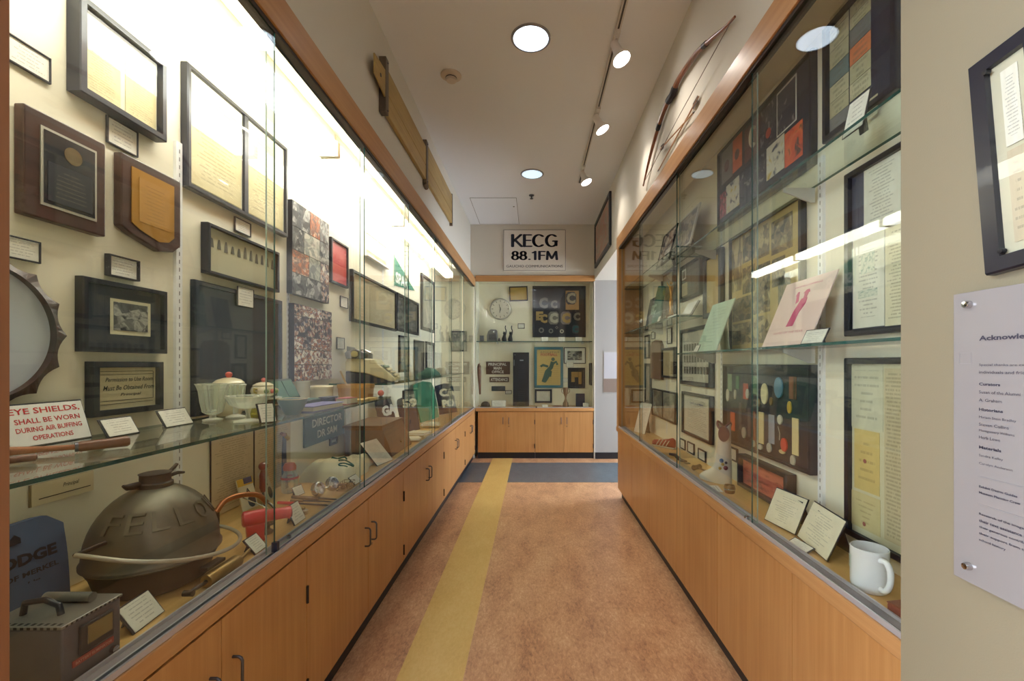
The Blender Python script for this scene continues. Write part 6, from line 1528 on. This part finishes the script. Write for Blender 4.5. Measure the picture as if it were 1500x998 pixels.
tent('white tent card in front of the pink poster', (1.015, 1.60, ZM), .12, .055, R(-90), R(25), group=TCL)
GPR = text_paper('green_leaflet', (190, 216, 198), (130, 160, 150), 14, .12, .4, .25)
tent('pale green typed leaflet leaning on the middle shelf', (1.02, 2.60, ZM), .30, .31, R(-90), R(20), pm=GPR, name='leaning_card', group=None, edge=M('green_card_back', (186, 206, 192), .6))
tent('small white tent card before the green leaflet', (1.012, 2.74, ZM), .06, .045, R(-90), R(25), group=TCL)
tent('white tent card on the upper shelf before the stacked tickets', (1.02, 1.40, ZU), .085, .115, R(-90), R(12), group=TCL)
r = thing('open_book', 'open book with blank white pages on the far middle shelf', 'book', (1.08, 3.14, ZFM), R(-90))
X = TR(0, .008, .013, R(-30))
MB().box(-.10, .10, 0, .012, 0, .11, 0, X).build('upper_pages', WHITE, r); MB().box(-.10, .10, -.09, .0, .0005, .012).build('lower_pages', WHITE, r, bevel=.003)
MB().box(-.104, .104, .0125, .016, -.002, .114, 0, X).build('cover', INK, r)
r = thing('gold_trophy', 'small gold figure trophy on the far middle shelf', 'trophy', (1.08, 3.44, ZFM))
GLD = M('trophy_gold', (186, 138, 70), .3, .8)
MB().box(-.03, .03, -.03, .03, 0, .05).build('base', wood('trophy_wood', (110, 70, 44), (140, 92, 60), 'z'), r, bevel=.003)
MB().lathe([(.024, .0505), (.018, .06), (.012, .1), (.016, .16), (.01, .175)], 20).build('column', GLD, r, smooth=True)
fb = MB(); fb.tube([(0, -.01, .175), (0, -.008, .215), (0, 0, .245)], [.007, .009, .013], 10); fb.tube([(0, .012, .175), (0, .009, .215), (0, 0, .245)], [.007, .009, .013], 10)
fb.tube([(0, 0, .24), (0, 0, .275)], [.014, .018], 12); fb.ball(.013, (0, 0, .298), 12); fb.tube([(0, .018, .272), (-.01, .04, .29), (-.02, .045, .315)], [.007, .006, .005], 8); fb.tube([(0, -.018, .272), (-.01, -.035, .25)], [.007, .005], 8)
fb.build('figure', GLD, r, smooth=True)
jersey('green_felt_flag', 'draped dark green felt cloth on the far middle shelf', (1.07, 3.83, ZFM+.008), R(-90), .24, .34, M('deep_green_felt', (50, 104, 98), .9), [('EC', -.3, .3, .25, .5, M('felt_pale_green', (150, 180, 168), .9))], lean=-8, seed=14)
tent('white tent card before the green felt cloth', (1.03, 3.64, ZFM), .06, .06, R(-90), R(20), group=TCL)
r = thing('photo_board', 'dark board with rows of small photos at the far end of the middle shelf', 'photo board', (1.10, 4.22, ZFM), R(-90)); X = TR(0, 0, .001, R(-10))
MB().box(-.11, .11, 0, .01, 0, .30, 0, X).build('board', M('navy_mat'), r)
for i in range(5):
    for j in range(3): MB().sheet(-.095+.065*j, -.04+.065*j, .02+.055*i, .065+.055*i, -.0016, .0014, 0, X).build('small_photo', BWD, r)
for i, (y, w, h, pm_, fm_, lab) in enumerate(((3.62, .36, .30, COLP, BLACK, 'dark framed photograph with a white card, leaning on the far upper shelf'), (3.17, .40, .29, photo('grey_brown_photo', [(90, 84, 92), (150, 140, 128), (180, 172, 160), (110, 108, 120)], 4), M('pale_frame', (206, 206, 204), .4), 'pale framed photograph leaning on the far upper shelf, nearer one'))):
    r = thing('leaning_photo', lab, 'framed photo', (1.07, y, ZFU), R(-90)); X = TR(0, 0, .001, R(-14))
    MB().ring(w, h, .016, -.012, .0, .003, 0, X @ TR(0, 0, h/2)).build('frame', fm_, r); MB().sheet(-w/2+.015, w/2-.015, .015, h-.015, -.006, .003, 0, X).build('print', pm_, r)
    if i == 0: MB().sheet(-.0, .13, .02, .12, -.0085, .001, 0, X).build('white_card', WHITE, r)
    MB().add([(-.03, .04, h*.6), (.03, .04, h*.6), (.03, .095, .002), (-.03, .095, .002), (-.03, .044, h*.6), (.03, .044, h*.6), (.03, .1, .002), (-.03, .1, .002)], [(0,1,2,3),(7,6,5,4),(0,4,5,1),(1,5,6,2),(2,6,7,3),(3,7,4,0)]).build('easel_back', BLACK, r)

# ------------------------------------------------------------------ end case
ZE, ZB_ = 1.861, .801
def ex(x, Y=7.15): return (x-CX)*Y/F
for i, x in enumerate((798, 822.5, 847.5)):
    tent(['left white tent card under the varsity letter display', 'middle white tent card under the varsity letter display', 'right white tent card under the varsity letter display'][i], (ex(x), 7.12, ZE), .105, .075, 0, R(15), group=TCL)
r = thing('grey_radio', 'rounded grey tabletop radio on the end case shelf', 'radio', (ex(721), 7.15, ZE))
MB().prism([(-.085, 0), (.085, 0), (.085, .17), (.07, .195), (-.02, .2), (-.06, .17), (-.085, .1)], -.05, .05).build('body', M('radio_grey', (108, 108, 116), .5), r, bevel=.012, seg=3)
MB().box(-.05, .06, -.0525, -.0505, .03, .12).build('grille', M('radio_dark', (66, 66, 76), .6), r); MB().lathe([(.018, 0), (.016, .01), (0, .012)], 14, 0, TR(.03, -.051, .15, R(90))).build('dial', CHROME, r)
r = thing('grey_bookend', 'small dark grey block left of the radio', 'block', (ex(706), 7.15, ZE)); MB().box(-.03, .03, -.03, .03, 0, .09).build('block', M('radio_grey'), r, bevel=.004); MB().box(-.034, .034, -.034, .034, .0905, .098).build('cap', M('radio_dark'), r, bevel=.002)
for i, x in enumerate((739, 748)):
    r = thing('cat_figurine', ['left black long tailed animal figurine on the end shelf', 'right black long tailed animal figurine on the end shelf'][i], 'figurine', (ex(x), 7.12, ZE))
    m = MB(); m.tube([(-.0, 0, .0), (-.005, 0, .04), (.0, 0, .085), (.004, 0, .12)], [.035, .04, .028, .018], 12); m.ball(.023, (.0, -.006, .135), 12); m.build('body', BLK, r, smooth=True)
    MB().tube(smooth_path([(.02, .0, .10), (.03, 0, .17), (.015, 0, .22), (.02, 0, .26)]), .008, 8).build('tail', BLK, r, smooth=True)
    for s in (-1, 1): MB().tube([(s*.012, -.006, .15), (s*.016, -.006, .168)], [.008, .001], 8).build('ear', BLK, r)
r = thing('small_block', 'tiny dark object between the radio and the figurines', 'figurine', (ex(731.5), 7.10, ZE)); MB().lathe([(.02, 0), (.022, .02), (.012, .035), (.014, .05), (0, .058)], 14).build('body', M('radio_dark'), r, smooth=True); MB().lathe([(.024, 0), (.024, .004), (0, .004)], 14, 0, TR(0, 0, .0)).build('foot', BLK, r)
r = thing('school_locker', 'dark navy metal locker door standing in the end case', 'locker', (ex(763.3, 7.22), 7.24, ZB_))
lw, lh = .265, .885
NVL = M('navy_locker', (10, 13, 26), .4)
MB().box(-lw/2, lw/2, -.05, .07, 0, lh).build('body', NVL, r, bevel=.004)
MB().box(-lw/2+.012, lw/2-.012, -.058, -.0505, .012, lh-.012).build('door', NVL, r, bevel=.004)
lv = MB()
for z in [.05+.03*k for k in range(7)] + [lh*.52+.03*k for k in range(8)]: lv.prism([(-.055, 0), (.055, 0), (.055, .01), (-.055, .01)], -.062, -.0583, 0, TR(.01, 0, z))
lv.build('louvres', M('locker_louvre', (26, 32, 52), .4), r)
MB().box(-.02, .04, -.0605, -.0585, lh-.14, lh-.12).build('number_plate', M('plate_grey', (150, 156, 166), .4, .5), r)
MB().box(-.118, -.108, -.064, -.0585, lh-.22, lh-.12).build('latch', M('plate_grey'), r); MB().lathe([(.008, 0), (.008, .004), (0, .004)], 10, 0, TR(-.1, -.0585, lh-.04, R(90))).build('hook', M('plate_grey'), r)
tent('framed white caption at the left of the end case floor', (ex(731), 7.10, ZB_), .225, .10, 0, R(14), name='caption_stand', group=None)
r = thing('crumpled_hat', 'dark crumpled cap on the end case floor at the left', 'cap', (ex(711, 7.12), 7.12, ZB_))
MB().lathe([(.07, 0), (.074, .03), (.06, .06), (.03, .08), (0, .084)], 24).build('crown', M('brown_felt', (70, 62, 58), .9), r, smooth=True); MB().lathe([(.085, 0), (.088, .004), (.07, .008)], 24).build('brim', M('brown_felt'), r, smooth=True)
r = thing('hanging_club', 'brown wooden club hanging on the left side of the end case', 'club', (-.876, 7.12, EYE-(578-CY)*7.12/F))
MB().lathe([(.012, 0), (.016, .02), (.02, .15), (.03, .35), (.028, .45), (.012, .5), (0, .505)], 16, 0, TR(0, 0, 0, 0, R(-2))).build('shaft', BRW, r, smooth=True); MB().tube([(-.0, 0, .5), (-.016, 0, .52)], .003, 6).build('loop', BLK, r)
r = thing('trophy_cup', 'tall dull bronze trophy with a white card before the poster', 'trophy', (ex(828.5, 7.1), 7.1, ZB_))
BRZ = M('dull_bronze', (132, 104, 78), .4, .6)
MB().lathe([(.05, 0), (.05, .02), (.045, .025), (.045, .06), (.03, .08), (.012, .13), (.014, .16), (.03, .2), (.042, .25), (.045, .31), (.04, .31), (.03, .24), (0, .2)], 28).build('cup', BRZ, r, smooth=True)
for s in (-1, 1): MB().tube(smooth_path([(s*.04, 0, .29), (s*.066, 0, .28), (s*.06, 0, .235), (s*.034, 0, .215)]), .005, 8).build('handle', BRZ, r, smooth=True)
r = thing('caption_card', 'white caption card fixed above the bronze trophy', 'caption card', (ex(829, 7.32), 7.329, EYE-(557-CY)*7.32/F)); MB().box(-.05, .05, -.006, 0, -.035, .035).build('holder', M('dark_card_edge'), r); MB().sheet(-.047, .047, -.032, .032, -.0072, .001).build('card', CARD, r)
r = thing('wooden_paddle', 'flat reddish brown plate lying before the framed white certificate', 'plate', (ex(816, 7.08), 7.05, ZB_)); MB().lathe([(.05, 0), (.085, .012), (.082, .016), (.048, .006), (0, .005)], 28).build('dish', wood('plate_wood', (120, 70, 52), (150, 94, 70), 'x'), r, smooth=True); MB().lathe([(.086, .012), (.088, .016), (.082, .017)], 28, cap=False).build('rim', BRW, r, smooth=True)
tent('small white tent card before the dark framed certificate', (ex(798.5, 7.05), 7.03, ZB_), .09, .04, 0, R(30), group=TCL)
r = thing('dark_book', 'dark navy upright book at the right of the end case', 'book', (ex(850, 7.15), 7.15, ZB_)); MB().box(-.072, .072, -.015, -.012, 0, .21).box(-.072, .072, .012, .015, 0, .21).box(-.072, -.069, -.012, .012, 0, .21).build('cover', M('navy_mat'), r); MB().box(-.0685, .068, -.0118, .0118, .004, .205).build('pages', CREAM, r)
tent('small framed white caption before the dark navy book', (ex(858, 7.06), 7.05, ZB_), .09, .065, 0, R(15), group=TCL)
